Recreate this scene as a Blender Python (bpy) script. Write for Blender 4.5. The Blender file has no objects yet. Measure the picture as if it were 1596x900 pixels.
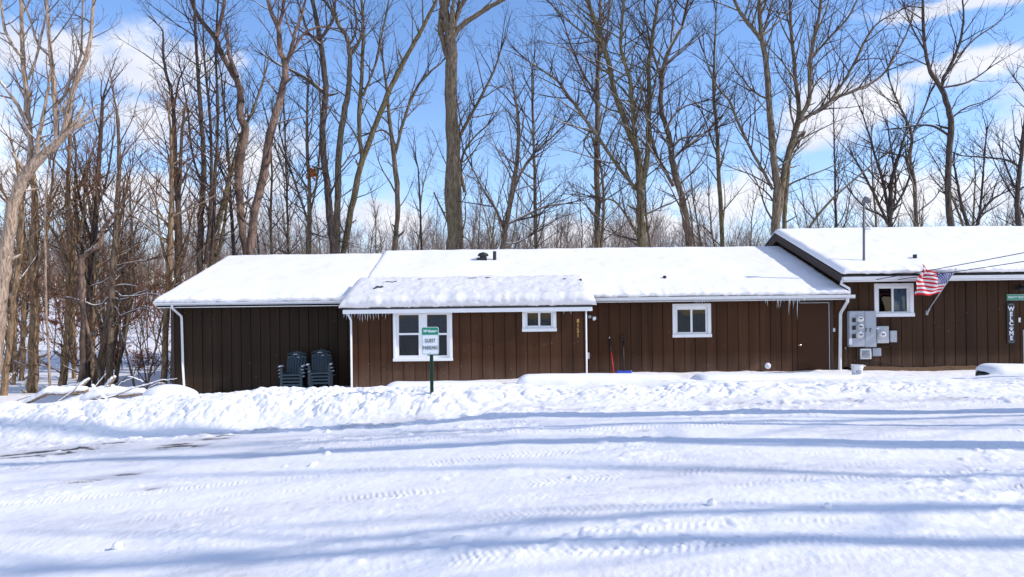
import bpy, math, random
import numpy as np
from mathutils import Vector, Matrix

random.seed(7)
SC = bpy.context.scene
COL = SC.collection
R = math.radians

# ------------------------------------------------------------------ camera model
F_PX, CX, HY, ROLL, CAM_Z = 1140.0, 798.0, 488.0, 0.0122, 1.7


def at(px, py, d):
    """world point seen at a photo pixel when it stands d metres in front of the camera"""
    u, v = px - CX, HY - py
    c, s = math.cos(ROLL), math.sin(ROLL)
    return Vector(((u * c + v * s) * d / F_PX, d, CAM_Z + (-u * s + v * c) * d / F_PX))


cam = bpy.data.cameras.new('camera')
cam.sensor_width = 36.0
cam.lens = 36.0 * F_PX / 1596.0
cam.shift_y = (HY - 450.0) / 1596.0
cam.clip_end = 6000.0
cam_o = bpy.data.objects.new('camera', cam)
cam_o.location = (0, 0, CAM_Z)
cam_o.rotation_euler = (R(90), ROLL, 0)
COL.objects.link(cam_o)
SC.camera = cam_o

# ------------------------------------------------------------------ scene helpers


def tag(o, label=None, cat=None, group=None, kind=None):
    if label:
        o['label'] = label
    if cat:
        o['category'] = cat
    if group:
        o['group'] = group
    if kind:
        o['kind'] = kind
    return o


def thing(name, label, cat, loc=(0, 0, 0), rz=0.0, group=None):
    o = bpy.data.objects.new(name, None)
    o.empty_display_size = 0.2
    COL.objects.link(o)
    o.location = loc
    o.rotation_euler = (0, 0, rz)
    return tag(o, label, cat, group)


def wloc(o):
    p = Vector((0, 0, 0))
    while o is not None:
        p = p + Vector(o.location)
        o = o.parent
    return p


class MB:
    """collects geometry for ONE mesh object"""

    def __init__(s):
        s.v, s.f, s.mi = [], [], []
        s.cur = 0

    def add(s, verts, faces):
        n = len(s.v)
        s.v.extend(tuple(p) for p in verts)
        for f in faces:
            s.f.append(tuple(i + n for i in f))
            s.mi.append(s.cur)

    def box(s, x0, x1, y0, y1, z0, z1, bev=0.0):
        if bev <= 0:
            v = [(x0, y0, z0), (x1, y0, z0), (x1, y1, z0), (x0, y1, z0), (x0, y0, z1), (x1, y0, z1), (x1, y1, z1), (x0, y1, z1)]
            s.add(v, [(0, 3, 2, 1), (4, 5, 6, 7), (0, 1, 5, 4), (1, 2, 6, 5), (2, 3, 7, 6), (3, 0, 4, 7)])
            return
        b = min(bev, (x1 - x0) / 2.01, (y1 - y0) / 2.01, (z1 - z0) / 2.01)
        rings = []
        for (z, i) in ((z0, b), (z0 + b, 0), (z1 - b, 0), (z1, b)):
            j = b if i == 0 else b
            pts = [(x0 + b, y0 + i), (x1 - b, y0 + i), (x1 - i, y0 + b), (x1 - i, y1 - b), (x1 - b, y1 - i), (x0 + b, y1 - i), (x0 + i, y1 - b), (x0 + i, y0 + b)]
            rings.append([(a, c, z) for a, c in pts])
        v = [p for r in rings for p in r]
        f = [tuple(range(7, -1, -1)), tuple(range(24, 32))]
        for k in range(3):
            for i in range(8):
                f.append((k * 8 + i, k * 8 + (i + 1) % 8, k * 8 + 8 + (i + 1) % 8, k * 8 + 8 + i))
        s.add(v, f)

    def prism(s, poly, a, b, axis='x'):
        """extrude a 2-D polygon along an axis; poly in the two other axes (cyclic order)"""
        n = len(poly)
        if axis == 'x':
            mk = lambda p, t: (t, p[0], p[1])
        elif axis == 'y':
            mk = lambda p, t: (p[0], t, p[1])
        else:
            mk = lambda p, t: (p[0], p[1], t)
        v = [mk(p, a) for p in poly] + [mk(p, b) for p in poly]
        f = [tuple(range(n - 1, -1, -1)), tuple(range(n, 2 * n))]
        for i in range(n):
            f.append((i, (i + 1) % n, n + (i + 1) % n, n + i))
        s.add(v, f)

    def tube(s, pts, rads, k=6, caps=True):
        n = len(pts)
        V = [Vector(p) for p in pts]
        if not isinstance(rads, (list, tuple)):
            rads = [rads] * n
        u = None
        base = len(s.v)
        for i in range(n):
            t = (V[min(i + 1, n - 1)] - V[max(i - 1, 0)])
            if t.length < 1e-9:
                t = Vector((0, 0, 1))
            t.normalize()
            if u is None:
                u = t.cross(Vector((0.31, 0.95, 0.05)))
                if u.length < 0.1:
                    u = t.cross(Vector((1, 0, 0)))
            else:
                u = u - t * u.dot(t)
            u.normalize()
            w = t.cross(u)
            for j in range(k):
                a = 2 * math.pi * j / k
                s.v.append(tuple(V[i] + (u * math.cos(a) + w * math.sin(a)) * rads[i]))
        for i in range(n - 1):
            for j in range(k):
                a, b = base + i * k + j, base + i * k + (j + 1) % k
                s.f.append((a, b, b + k, a + k))
                s.mi.append(s.cur)
        if caps:
            s.f.append(tuple(base + j for j in range(k - 1, -1, -1)))
            s.f.append(tuple(base + (n - 1) * k + j for j in range(k)))
            s.mi += [s.cur, s.cur]

    def lathe(s, prof, c, axis='z', k=20):
        """prof: list of (radius, height) along axis from c"""
        c = Vector(c)
        ring = []
        v = []
        for r, h in prof:
            for j in range(k):
                a = 2 * math.pi * j / k
                x, y = r * math.cos(a), r * math.sin(a)
                if axis == 'z':
                    p = (x, y, h)
                elif axis == 'y':
                    p = (x, -h, y)      # towards the camera side
                else:
                    p = (h, x, y)
                v.append(tuple(c + Vector(p)))
        f = []
        m = len(prof)
        for i in range(m - 1):
            for j in range(k):
                f.append((i * k + j, i * k + (j + 1) % k, (i + 1) * k + (j + 1) % k, (i + 1) * k + j))
        f.append(tuple(range(k - 1, -1, -1)))
        f.append(tuple((m - 1) * k + j for j in range(k)))
        s.add(v, f)

    def build(s, name, mat, parent=None, smooth=False):
        off = wloc(parent) if parent is not None else Vector((0, 0, 0))
        me = bpy.data.meshes.new(name)
        me.from_pydata([(a - off.x, b - off.y, c - off.z) for a, b, c in s.v], [], s.f)
        mats = mat if isinstance(mat, (list, tuple)) else [mat]
        for m in mats:
            me.materials.append(m)
        if len(mats) > 1:
            me.polygons.foreach_set('material_index', s.mi)
        if smooth:
            me.polygons.foreach_set('use_smooth', [True] * len(me.polygons))
        me.update()
        o = bpy.data.objects.new(name, me)
        COL.objects.link(o)
        if parent is not None:
            o.parent = parent
        return o


def recalc(o):
    import bmesh
    bm = bmesh.new()
    bm.from_mesh(o.data)
    bmesh.ops.recalc_face_normals(bm, faces=bm.faces)
    bm.to_mesh(o.data)
    bm.free()
    return o


def grid_mesh(name, X, Y, Z, mat, attrs=None, parent=None, closed=False):
    """X,Y,Z: arrays (rows, cols)"""
    off = wloc(parent) if parent is not None else Vector((0, 0, 0))
    r, c = X.shape
    co = np.stack([X - off.x, Y - off.y, Z - off.z], -1).reshape(-1, 3).astype(np.float32)
    idx = np.arange(r * c).reshape(r, c)
    q = np.stack([idx[:-1, :-1], idx[:-1, 1:], idx[1:, 1:], idx[1:, :-1]], -1).reshape(-1, 4)
    me = bpy.data.meshes.new(name)
    me.vertices.add(r * c)
    me.vertices.foreach_set('co', co.ravel())
    me.loops.add(q.size)
    me.loops.foreach_set('vertex_index', q.ravel().astype(np.int32))
    me.polygons.add(len(q))
    me.polygons.foreach_set('loop_start', np.arange(0, q.size, 4, dtype=np.int32))
    me.polygons.foreach_set('loop_total', np.full(len(q), 4, np.int32))
    me.polygons.foreach_set('use_smooth', np.ones(len(q), bool))
    me.update(calc_edges=True)
    me.validate()
    if attrs:
        for k, a in attrs.items():
            at_ = me.attributes.new(k, 'FLOAT', 'POINT')
            at_.data.foreach_set('value', a.ravel().astype(np.float32))
    me.materials.append(mat)
    o = bpy.data.objects.new(name, me)
    COL.objects.link(o)
    if parent is not None:
        o.parent = parent
    return o


def text_mesh(name, body, size, loc, mat, parent, shear=0.0, bold=0.0, depth=0.002, align='CENTER', spacing=1.0, xscale=1.0):
    """flat lettering standing in a wall plane, readable from the camera side"""
    cu = bpy.data.curves.new(name, 'FONT')
    cu.body = body
    cu.size = size
    cu.shear = shear
    cu.offset = bold
    cu.extrude = depth
    cu.align_x = align
    cu.align_y = 'CENTER'
    cu.space_character = spacing
    o = bpy.data.objects.new(name + '_tmp', cu)
    COL.objects.link(o)
    dg = bpy.context.evaluated_depsgraph_get()
    me = bpy.data.meshes.new_from_object(o.evaluated_get(dg))
    me.name = name
    bpy.data.objects.remove(o)
    off = wloc(parent)
    M = Matrix.Translation(Vector(loc) - off) @ Matrix.Rotation(R(90), 4, 'X') @ Matrix.Diagonal((xscale, 1, 1, 1))
    me.transform(M)
    me.materials.clear()
    me.materials.append(mat)
    t = bpy.data.objects.new(name, me)
    COL.objects.link(t)
    t.parent = parent
    return t


def copy_tree(o, parent=None):
    c = o.copy()
    COL.objects.link(c)
    c.parent = parent
    for ch in list(o.children):
        copy_tree(ch, c)
    return c


# ------------------------------------------------------------------ numpy noise


def _h(ix, iy, seed):
    n = (ix.astype(np.int64) * 374761393 + iy.astype(np.int64) * 668265263 + seed * 974634777) & 0xFFFFFFFF
    n = ((n ^ (n >> 13)) * 1274126177) & 0xFFFFFFFF
    n = (n ^ (n >> 16)) & 0xFFFFFFFF
    return n.astype(np.float64) / 4294967295.0


def vn(x, y, seed=0):
    x = np.asarray(x, float)
    y = np.asarray(y, float)
    ix, iy = np.floor(x), np.floor(y)
    fx, fy = x - ix, y - iy
    fx = fx * fx * fx * (fx * (fx * 6 - 15) + 10)
    fy = fy * fy * fy * (fy * (fy * 6 - 15) + 10)
    a, b = _h(ix, iy, seed), _h(ix + 1, iy, seed)
    c, d = _h(ix, iy + 1, seed), _h(ix + 1, iy + 1, seed)
    return (a * (1 - fx) + b * fx) * (1 - fy) + (c * (1 - fx) + d * fx) * fy


def fbm(x, y, seed=0, octv=4, gain=0.5, lac=2.03):
    t, a, s = 0.0, 1.0, 0.0
    for i in range(octv):
        t = t + a * (vn(x * lac ** i + 17.3 * i, y * lac ** i - 9.1 * i, seed + i) * 2 - 1)
        s += a
        a *= gain
    return t / s


def domes(x, y, seed=0, jit=0.9):
    """height of rounded clods packed at unit spacing (0..1)"""
    ix, iy = np.floor(x), np.floor(y)
    best = np.zeros_like(x)
    for dx in (-1, 0, 1):
        for dy in (-1, 0, 1):
            cx, cy = ix + dx, iy + dy
            px = cx + 0.5 + (_h(cx, cy, seed) - 0.5) * jit
            py = cy + 0.5 + (_h(cx, cy, seed + 91) - 0.5) * jit
            r = 0.35 + 0.42 * _h(cx, cy, seed + 177)
            q = 1 - ((x - px) ** 2 + (y - py) ** 2) / (r * r)
            best = np.maximum(best, np.sqrt(np.clip(q, 0, 1)) * (0.35 + 0.65 * r / 0.77))
    return best


def sst(a, b, x):
    t = np.clip((np.asarray(x, float) - a) / (b - a), 0, 1)
    return t * t * (3 - 2 * t)


# ------------------------------------------------------------------ terrain
def ground(x, y):
    x = np.asarray(x, float)
    y = np.asarray(y, float)
    xr = np.clip(x, 0, 14)
    xl = np.clip(-x, 0, 18)
    near = 0.018 * xr - 0.068 * xl + 0.02 * np.clip(x, -2, 2)
    lotb = near
    # level beside the house, wood floor to the left and behind
    house = -0.06 + (-0.055) * np.clip(-x, 0, 9)
    w_house = sst(14.5, 18.0, y)
    z = lotb * (1 - w_house) + house * w_house
    wood = -0.75 + 0.066 * np.clip(y - 24.0, 0, 170) + 0.35 * (vn(x * 0.06 + 3, y * 0.06, 5) - 0.5) * sst(24, 40, y)
    w_wood = np.maximum(sst(-9.5, -13.0, x) * sst(15.5, 19.0, y), sst(27.0, 33.0, y))
    return z * (1 - w_wood) + wood * w_wood


def gz(x, y):
    return float(ground(np.array([x]), np.array([y]))[0])


# ------------------------------------------------------------------ materials


def new_mat(name):
    m = bpy.data.materials.new(name)
    m.use_nodes = True
    nt = m.node_tree
    b = nt.nodes['Principled BSDF']
    return m, nt, b


def nd(nt, typ, **kw):
    n = nt.nodes.new(typ)
    for k, v in kw.items():
        if k in n.inputs.keys():
            n.inputs[k].default_value = v
        else:
            setattr(n, k, v)
    return n


def plain(name, col, rough=0.6, metal=0.0, var=0.12, scale=9.0, bump=0.0, spec=0.4, bscale=60.0):
    """base colour with a little worn variation and optional bump"""
    m, nt, b = new_mat(name)
    tc = nd(nt, 'ShaderNodeTexCoord')
    no = nd(nt, 'ShaderNodeTexNoise', Scale=scale, Detail=5.0)
    nt.links.new(tc.outputs['Object'], no.inputs['Vector'])
    mx = nd(nt, 'ShaderNodeMixRGB')
    mx.inputs[1].default_value = tuple(c * (1 - var) for c in col) + (1,)
    mx.inputs[2].default_value = tuple(min(1, c * (1 + var)) for c in col) + (1,)
    nt.links.new(no.outputs['Fac'], mx.inputs[0])
    nt.links.new(mx.outputs[0], b.inputs['Base Color'])
    b.inputs['Roughness'].default_value = rough
    b.inputs['Metallic'].default_value = metal
    b.inputs['Specular IOR Level'].default_value = spec
    if bump > 0:
        n2 = nd(nt, 'ShaderNodeTexNoise', Scale=bscale, Detail=3.0)
        nt.links.new(tc.outputs['Object'], n2.inputs['Vector'])
        bp = nd(nt, 'ShaderNodeBump', Strength=bump, Distance=0.02)
        nt.links.new(n2.outputs['Fac'], bp.inputs['Height'])
        nt.links.new(bp.outputs['Normal'], b.inputs['Normal'])
    return m


def snow_material(name, dirt=False, bump=0.35, col=(0.882, 0.872, 0.878), litter=0.0):
    m, nt, b = new_mat(name)
    tc = nd(nt, 'ShaderNodeTexCoord')
    geo = nd(nt, 'ShaderNodeNewGeometry')
    no = nd(nt, 'ShaderNodeTexNoise', Scale=0.8, Detail=6.0)
    nt.links.new(geo.outputs['Position'], no.inputs['Vector'])
    mx = nd(nt, 'ShaderNodeMixRGB')
    mx.inputs[1].default_value = tuple(c * 0.95 for c in col) + (1,)
    mx.inputs[2].default_value = tuple(min(1, c * 1.03) for c in col) + (1,)
    nt.links.new(no.outputs['Fac'], mx.inputs[0])
    last = mx.outputs[0]
    if dirt:
        a = nd(nt, 'ShaderNodeAttribute', attribute_name='dirt')
        g = nd(nt, 'ShaderNodeAttribute', attribute_name='grime')
        m2 = nd(nt, 'ShaderNodeMixRGB')
        m2.inputs[2].default_value = (0.42, 0.40, 0.40, 1)
        nt.links.new(g.outputs['Fac'], m2.inputs[0])
        nt.links.new(last, m2.inputs[1])
        m3 = nd(nt, 'ShaderNodeMixRGB')
        m3.inputs[2].default_value = (0.055, 0.047, 0.045, 1)
        nt.links.new(a.outputs['Fac'], m3.inputs[0])
        nt.links.new(m2.outputs[0], m3.inputs[1])
        last = m3.outputs[0]
    if litter > 0:
        v = nd(nt, 'ShaderNodeTexNoise', Scale=7.0, Detail=8.0, Roughness=0.75)
        nt.links.new(geo.outputs['Position'], v.inputs['Vector'])
        mr = nd(nt, 'ShaderNodeMapRange')
        mr.inputs[1].default_value = 0.66
        mr.inputs[2].default_value = 0.72
        mr.inputs[4].default_value = litter
        nt.links.new(v.outputs['Fac'], mr.inputs[0])
        m4 = nd(nt, 'ShaderNodeMixRGB')
        m4.inputs[2].default_value = (0.16, 0.10, 0.06, 1)
        nt.links.new(mr.outputs[0], m4.inputs[0])
        nt.links.new(last, m4.inputs[1])
        last = m4.outputs[0]
    nt.links.new(last, b.inputs['Base Color'])
    b.inputs['Roughness'].default_value = 0.62
    b.inputs['Specular IOR Level'].default_value = 0.25
    n2 = nd(nt, 'ShaderNodeTexNoise', Scale=38.0, Detail=6.0, Roughness=0.65)
    nt.links.new(geo.outputs['Position'], n2.inputs['Vector'])
    bp = nd(nt, 'ShaderNodeBump', Strength=bump, Distance=0.02)
    nt.links.new(n2.outputs['Fac'], bp.inputs['Height'])
    nt.links.new(bp.outputs['Normal'], b.inputs['Normal'])
    return m


def bark_material(name, c1, c2, snow=0.0, scale=3.0, moss=0.0, mottle=0.0):
    """bark with vertical furrows; snow lies on upward faces"""
    m, nt, b = new_mat(name)
    geo = nd(nt, 'ShaderNodeNewGeometry')
    mp = nd(nt, 'ShaderNodeMapping')
    mp.inputs['Scale'].default_value = (1, 1, 0.18)
    nt.links.new(geo.outputs['Position'], mp.inputs['Vector'])
    no = nd(nt, 'ShaderNodeTexNoise', Scale=scale * 7, Detail=5.0, Roughness=0.65)
    nt.links.new(mp.outputs[0], no.inputs['Vector'])
    rp = nd(nt, 'ShaderNodeMapRange')
    rp.inputs[1].default_value = 0.35
    rp.inputs[2].default_value = 0.65
    nt.links.new(no.outputs['Fac'], rp.inputs[0])
    mx = nd(nt, 'ShaderNodeMixRGB')
    mx.inputs[1].default_value = c1 + (1,)
    mx.inputs[2].default_value = c2 + (1,)
    nt.links.new(rp.outputs[0], mx.inputs[0])
    last = mx.outputs[0]
    if mottle > 0:     # patches where bark has peeled away
        n6 = nd(nt, 'ShaderNodeTexNoise', Scale=1.7, Detail=6.0, Roughness=0.7)
        nt.links.new(geo.outputs['Position'], n6.inputs['Vector'])
        r6 = nd(nt, 'ShaderNodeMapRange')
        r6.inputs[1].default_value = 0.47
        r6.inputs[2].default_value = 0.54
        r6.inputs[4].default_value = mottle
        nt.links.new(n6.outputs['Fac'], r6.inputs[0])
        m6 = nd(nt, 'ShaderNodeMixRGB')
        m6.inputs[2].default_value = (0.075, 0.052, 0.042, 1)
        nt.links.new(r6.outputs[0], m6.inputs[0])
        nt.links.new(last, m6.inputs[1])
        last = m6.outputs[0]
    if moss > 0:
        n4 = nd(nt, 'ShaderNodeTexNoise', Scale=1.1, Detail=5.0)
        nt.links.new(geo.outputs['Position'], n4.inputs['Vector'])
        r4 = nd(nt, 'ShaderNodeMapRange')
        r4.inputs[1].default_value = 0.45
        r4.inputs[2].default_value = 0.7
        r4.inputs[4].default_value = moss
        nt.links.new(n4.outputs['Fac'], r4.inputs[0])
        m5 = nd(nt, 'ShaderNodeMixRGB')
        m5.inputs[2].default_value = (0.13, 0.12, 0.045, 1)
        nt.links.new(r4.outputs[0], m5.inputs[0])
        nt.links.new(last, m5.inputs[1])
        last = m5.outputs[0]
    if snow > 0:     # snow only lies where the bark faces up
        sx = nd(nt, 'ShaderNodeSeparateXYZ')
        nt.links.new(geo.outputs['Normal'], sx.inputs[0])
        n3 = nd(nt, 'ShaderNodeTexNoise', Scale=1.6, Detail=4.0)
        nt.links.new(geo.outputs['Position'], n3.inputs['Vector'])
        ad = nd(nt, 'ShaderNodeMath', operation='MULTIPLY_ADD')
        ad.inputs[1].default_value = 0.9
        nt.links.new(n3.outputs['Fac'], ad.inputs[0])
        nt.links.new(sx.outputs['Z'], ad.inputs[2])
        mr = nd(nt, 'ShaderNodeMapRange')
        mr.inputs[1].default_value = 1.22 - snow
        mr.inputs[2].default_value = 1.32 - snow
        nt.links.new(ad.outputs[0], mr.inputs[0])
        m2 = nd(nt, 'ShaderNodeMixRGB')
        m2.inputs[2].default_value = (0.85, 0.86, 0.88, 1)
        nt.links.new(mr.outputs[0], m2.inputs[0])
        nt.links.new(last, m2.inputs[1])
        last = m2.outputs[0]
    nt.links.new(last, b.inputs['Base Color'])
    b.inputs['Roughness'].default_value = 0.9
    b.inputs['Specular IOR Level'].default_value = 0.15
    bp = nd(nt, 'ShaderNodeBump', Strength=0.9, Distance=0.06)
    nt.links.new(no.outputs['Fac'], bp.inputs['Height'])
    nt.links.new(bp.outputs['Normal'], b.inputs['Normal'])
    return m


def siding_material(name, col, wear=(0.16, 0.10, 0.07)):
    m, nt, b = new_mat(name)
    geo = nd(nt, 'ShaderNodeNewGeometry')
    mp = nd(nt, 'ShaderNodeMapping')
    mp.inputs['Scale'].default_value = (1, 1, 0.06)
    nt.links.new(geo.outputs['Position'], mp.inputs['Vector'])
    no = nd(nt, 'ShaderNodeTexNoise', Scale=28.0, Detail=6.0, Roughness=0.7)
    nt.links.new(mp.outputs[0], no.inputs['Vector'])
    big = nd(nt, 'ShaderNodeTexNoise', Scale=1.3, Detail=4.0)
    nt.links.new(geo.outputs['Position'], big.inputs['Vector'])
    mx = nd(nt, 'ShaderNodeMixRGB')
    mx.inputs[1].default_value = tuple(c * 0.78 for c in col) + (1,)
    mx.inputs[2].default_value = tuple(c * 1.2 for c in col) + (1,)
    nt.links.new(no.outputs['Fac'], mx.inputs[0])
    # scuffs and splashes near the ground and thin scratches
    sx = nd(nt, 'ShaderNodeSeparateXYZ')
    nt.links.new(geo.outputs['Position'], sx.inputs[0])
    lo = nd(nt, 'ShaderNodeMapRange')
    lo.inputs[1].default_value = 0.55
    lo.inputs[2].default_value = -0.1
    nt.links.new(sx.outputs['Z'], lo.inputs[0])
    mu = nd(nt, 'ShaderNodeMath', operation='MULTIPLY')
    nt.links.new(lo.outputs[0], mu.inputs[0])
    nt.links.new(big.outputs['Fac'], mu.inputs[1])
    m2 = nd(nt, 'ShaderNodeMixRGB')
    m2.inputs[2].default_value = wear + (1,)
    nt.links.new(mu.outputs[0], m2.inputs[0])
    nt.links.new(mx.outputs[0], m2.inputs[1])
    # boards weathered unevenly, long water stains
    mpb = nd(nt, 'ShaderNodeMapping')
    mpb.inputs['Scale'].default_value = (3.3, 1, 0.22)
    nt.links.new(geo.outputs['Position'], mpb.inputs['Vector'])
    nb = nd(nt, 'ShaderNodeTexNoise', Scale=1.0, Detail=6.0, Roughness=0.62)
    nt.links.new(mpb.outputs[0], nb.inputs['Vector'])
    rb = nd(nt, 'ShaderNodeMapRange')
    rb.inputs[1].default_value = 0.3
    rb.inputs[2].default_value = 0.7
    rb.inputs[3].default_value = 0.62
    rb.inputs[4].default_value = 1.4
    nt.links.new(nb.outputs['Fac'], rb.inputs[0])
    vb = nd(nt, 'ShaderNodeVectorMath', operation='SCALE')
    nt.links.new(m2.outputs[0], vb.inputs[0])
    nt.links.new(rb.outputs[0], vb.inputs['Scale'])
    # dry splashes of snow
    sp = nd(nt, 'ShaderNodeTexVoronoi', Scale=4.2)
    nt.links.new(geo.outputs['Position'], sp.inputs['Vector'])
    st = nd(nt, 'ShaderNodeMapRange')
    st.inputs[1].default_value = 0.05
    st.inputs[2].default_value = 0.03
    st.inputs[4].default_value = 0.45
    nt.links.new(sp.outputs['Distance'], st.inputs[0])
    m3 = nd(nt, 'ShaderNodeMixRGB')
    m3.inputs[2].default_value = (0.5, 0.5, 0.52, 1)
    nt.links.new(st.outputs[0], m3.inputs[0])
    nt.links.new(vb.outputs[0], m3.inputs[1])
    nt.links.new(m3.outputs[0], b.inputs['Base Color'])
    b.inputs['Roughness'].default_value = 0.65
    b.inputs['Specular IOR Level'].default_value = 0.14
    bp = nd(nt, 'ShaderNodeBump', Strength=0.25, Distance=0.01)
    nt.links.new(no.outputs['Fac'], bp.inputs['Height'])
    nt.links.new(bp.outputs['Normal'], b.inputs['Normal'])
    return m


def glass_material(name):
    m, nt, b = new_mat(name)
    nt.nodes.remove(b)
    out = [n for n in nt.nodes if n.type == 'OUTPUT_MATERIAL'][0]
    tr = nd(nt, 'ShaderNodeBsdfTransparent')
    tr.inputs[0].default_value = (0.60, 0.68, 0.72, 1)
    gl = nd(nt, 'ShaderNodeBsdfGlossy')
    gl.inputs['Roughness'].default_value = 0.02
    fr = nd(nt, 'ShaderNodeFresnel', IOR=1.42)
    mx = nd(nt, 'ShaderNodeMixShader')
    tc = nd(nt, 'ShaderNodeTexCoord')
    no = nd(nt, 'ShaderNodeTexNoise', Scale=2.2, Detail=1.0)
    nt.links.new(tc.outputs['Object'], no.inputs['Vector'])
    bp = nd(nt, 'ShaderNodeBump', Strength=0.06, Distance=0.05)
    nt.links.new(no.outputs['Fac'], bp.inputs['Height'])
    nt.links.new(bp.outputs['Normal'], gl.inputs['Normal'])
    nt.links.new(fr.outputs[0], mx.inputs[0])
    nt.links.new(tr.outputs[0], mx.inputs[1])
    nt.links.new(gl.outputs[0], mx.inputs[2])
    nt.links.new(mx.outputs[0], out.inputs[0])
    return m


def ice_material(name):
    m, nt, b = new_mat(name)
    b.inputs['Base Color'].default_value = (0.85, 0.9, 0.95, 1)
    b.inputs['Roughness'].default_value = 0.12
    b.inputs['Transmission Weight'].default_value = 0.55
    b.inputs['IOR'].default_value = 1.31
    return m


M = {}
M['snow'] = snow_material('snow', bump=0.3)
M['lot'] = snow_material('packed_snow', dirt=True, bump=0.35)
M['forest_snow'] = snow_material('forest_snow', bump=0.3, litter=0.8)
M['roof_snow'] = snow_material('roof_snow', bump=0.22)
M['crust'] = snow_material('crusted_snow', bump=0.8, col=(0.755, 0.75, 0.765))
M['siding'] = siding_material('brown_siding', (0.057, 0.0242, 0.0112))
M['siding_dark'] = siding_material('weathered_siding', (0.048, 0.0238, 0.0122))
M['siding_shaded'] = siding_material('shade_darkened_siding', (0.0255, 0.0158, 0.0094), wear=(0.05, 0.032, 0.02))  # same siding, darkened in colour for the shade on the left wall
M['door'] = plain('brown_door_paint', (0.052, 0.0225, 0.0115), 0.65, var=0.08, scale=3, bump=0.05, spec=0.12)
M['trim_brown'] = plain('dark_brown_trim', (0.045, 0.026, 0.018), 0.6, bump=0.1)
M['shingle'] = plain('dark_shingles', (0.06, 0.058, 0.062), 0.9, bump=0.6, scale=20)
M['white'] = plain('white_paint', (0.78, 0.79, 0.80), 0.45, var=0.05, scale=4)
M['gutter'] = plain('white_gutter_metal', (0.72, 0.73, 0.75), 0.4, var=0.07, scale=3)
M['glass'] = glass_material('window_glass')
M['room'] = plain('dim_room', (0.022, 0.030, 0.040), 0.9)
M['curtain'] = plain('pale_curtain', (0.72, 0.75, 0.84), 0.9, var=0.25, scale=3)
M['blind'] = plain('grey_blind', (0.10, 0.12, 0.15), 0.8)
M['ice'] = ice_material('ice')
M['greybox'] = plain('grey_enamel', (0.37, 0.395, 0.45), 0.45, var=0.06, scale=4)
M['greybox2'] = plain('pale_grey_enamel', (0.42, 0.44, 0.48), 0.45, var=0.06, scale=4)
M['black'] = plain('black_plastic', (0.02, 0.02, 0.022), 0.5)
M['steel'] = plain('galvanised_steel', (0.36, 0.37, 0.39), 0.4, metal=0.7, var=0.15)
M['mast'] = plain('grey_mast_paint', (0.13, 0.135, 0.15), 0.55)
M['chrome'] = plain('polished_metal', (0.7, 0.7, 0.68), 0.2, metal=0.9)
M['meterglass'] = plain('meter_glass', (0.62, 0.64, 0.66), 0.12, spec=0.8)
M['red'] = plain('red_paint', (0.55, 0.02, 0.04), 0.4)
M['blue'] = plain('blue_plastic', (0.03, 0.07, 0.45), 0.4)
M['green_sign'] = plain('green_sign_paint', (0.01, 0.24, 0.14), 0.4, var=0.05)
M['green_post'] = plain('dark_green_post', (0.008, 0.06, 0.035), 0.5)
M['sign_white'] = plain('white_sign_face', (0.76, 0.79, 0.84), 0.4, var=0.03)
M['brass'] = plain('brass', (0.50, 0.31, 0.09), 0.4, metal=0.6)
M['chair'] = plain('dark_teal_plastic', (0.016, 0.038, 0.056), 0.42, var=0.15, spec=0.5)
M['bucket'] = plain('white_bucket_plastic', (0.70, 0.71, 0.72), 0.4, var=0.08)
M['timber'] = plain('dark_wet_timber', (0.05, 0.045, 0.045), 0.8, bump=0.3)
M['soil'] = plain('leaf_litter', (0.13, 0.075, 0.042), 0.95, var=0.6, scale=30, bump=0.8)
M['leaf'] = plain('russet_leaves', (0.30, 0.10, 0.045), 0.8, var=0.4, scale=4)
M['nest'] = plain('dry_leaf_nest', (0.38, 0.14, 0.05), 0.9, var=0.4, scale=20)
M['cable'] = plain('cable_black', (0.03, 0.03, 0.032), 0.6)
# bark kinds
M['bark'] = bark_material('grey_brown_bark', (0.060, 0.046, 0.035), (0.27, 0.210, 0.150), snow=0.17, moss=0.35)
M['bark_pale'] = bark_material('pale_tan_bark', (0.17, 0.12, 0.085), (0.54, 0.41, 0.31), snow=0.25)
M['bark_pink'] = bark_material('peeling_pink_bark', (0.10, 0.065, 0.05), (0.31, 0.215, 0.165), snow=0.12, mottle=0.75)
M['bark_dark'] = bark_material('dark_bark', (0.033, 0.026, 0.023), (0.14, 0.108, 0.088), snow=0.17)
M['bark_moss'] = bark_material('mossy_bark', (0.055, 0.043, 0.027), (0.26, 0.205, 0.125), snow=0.17, moss=0.45)
M['bark_warm'] = bark_material('warm_brown_bark', (0.085, 0.056, 0.034), (0.40, 0.275, 0.165), snow=0.17)
M['bark_snowy'] = bark_material('snow_laden_bark', (0.065, 0.047, 0.035), (0.25, 0.185, 0.13), snow=0.50)
M['twig'] = bark_material('twig_bark', (0.045, 0.029, 0.024), (0.12, 0.08, 0.066))
M['twig_tan'] = bark_material('tan_twig_bark', (0.10, 0.07, 0.05), (0.25, 0.185, 0.135))
M['twig_dark'] = bark_material('dark_twig_bark', (0.028, 0.022, 0.022), (0.08, 0.062, 0.056))
M['twig_rust'] = bark_material('rusty_twig_bark', (0.09, 0.048, 0.028), (0.27, 0.15, 0.09))
M['far_wood'] = bark_material('hazed_far_wood_bark', (0.16, 0.125, 0.115), (0.33, 0.27, 0.25))  # bark colour lightened to stand in for distance haze

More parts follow.
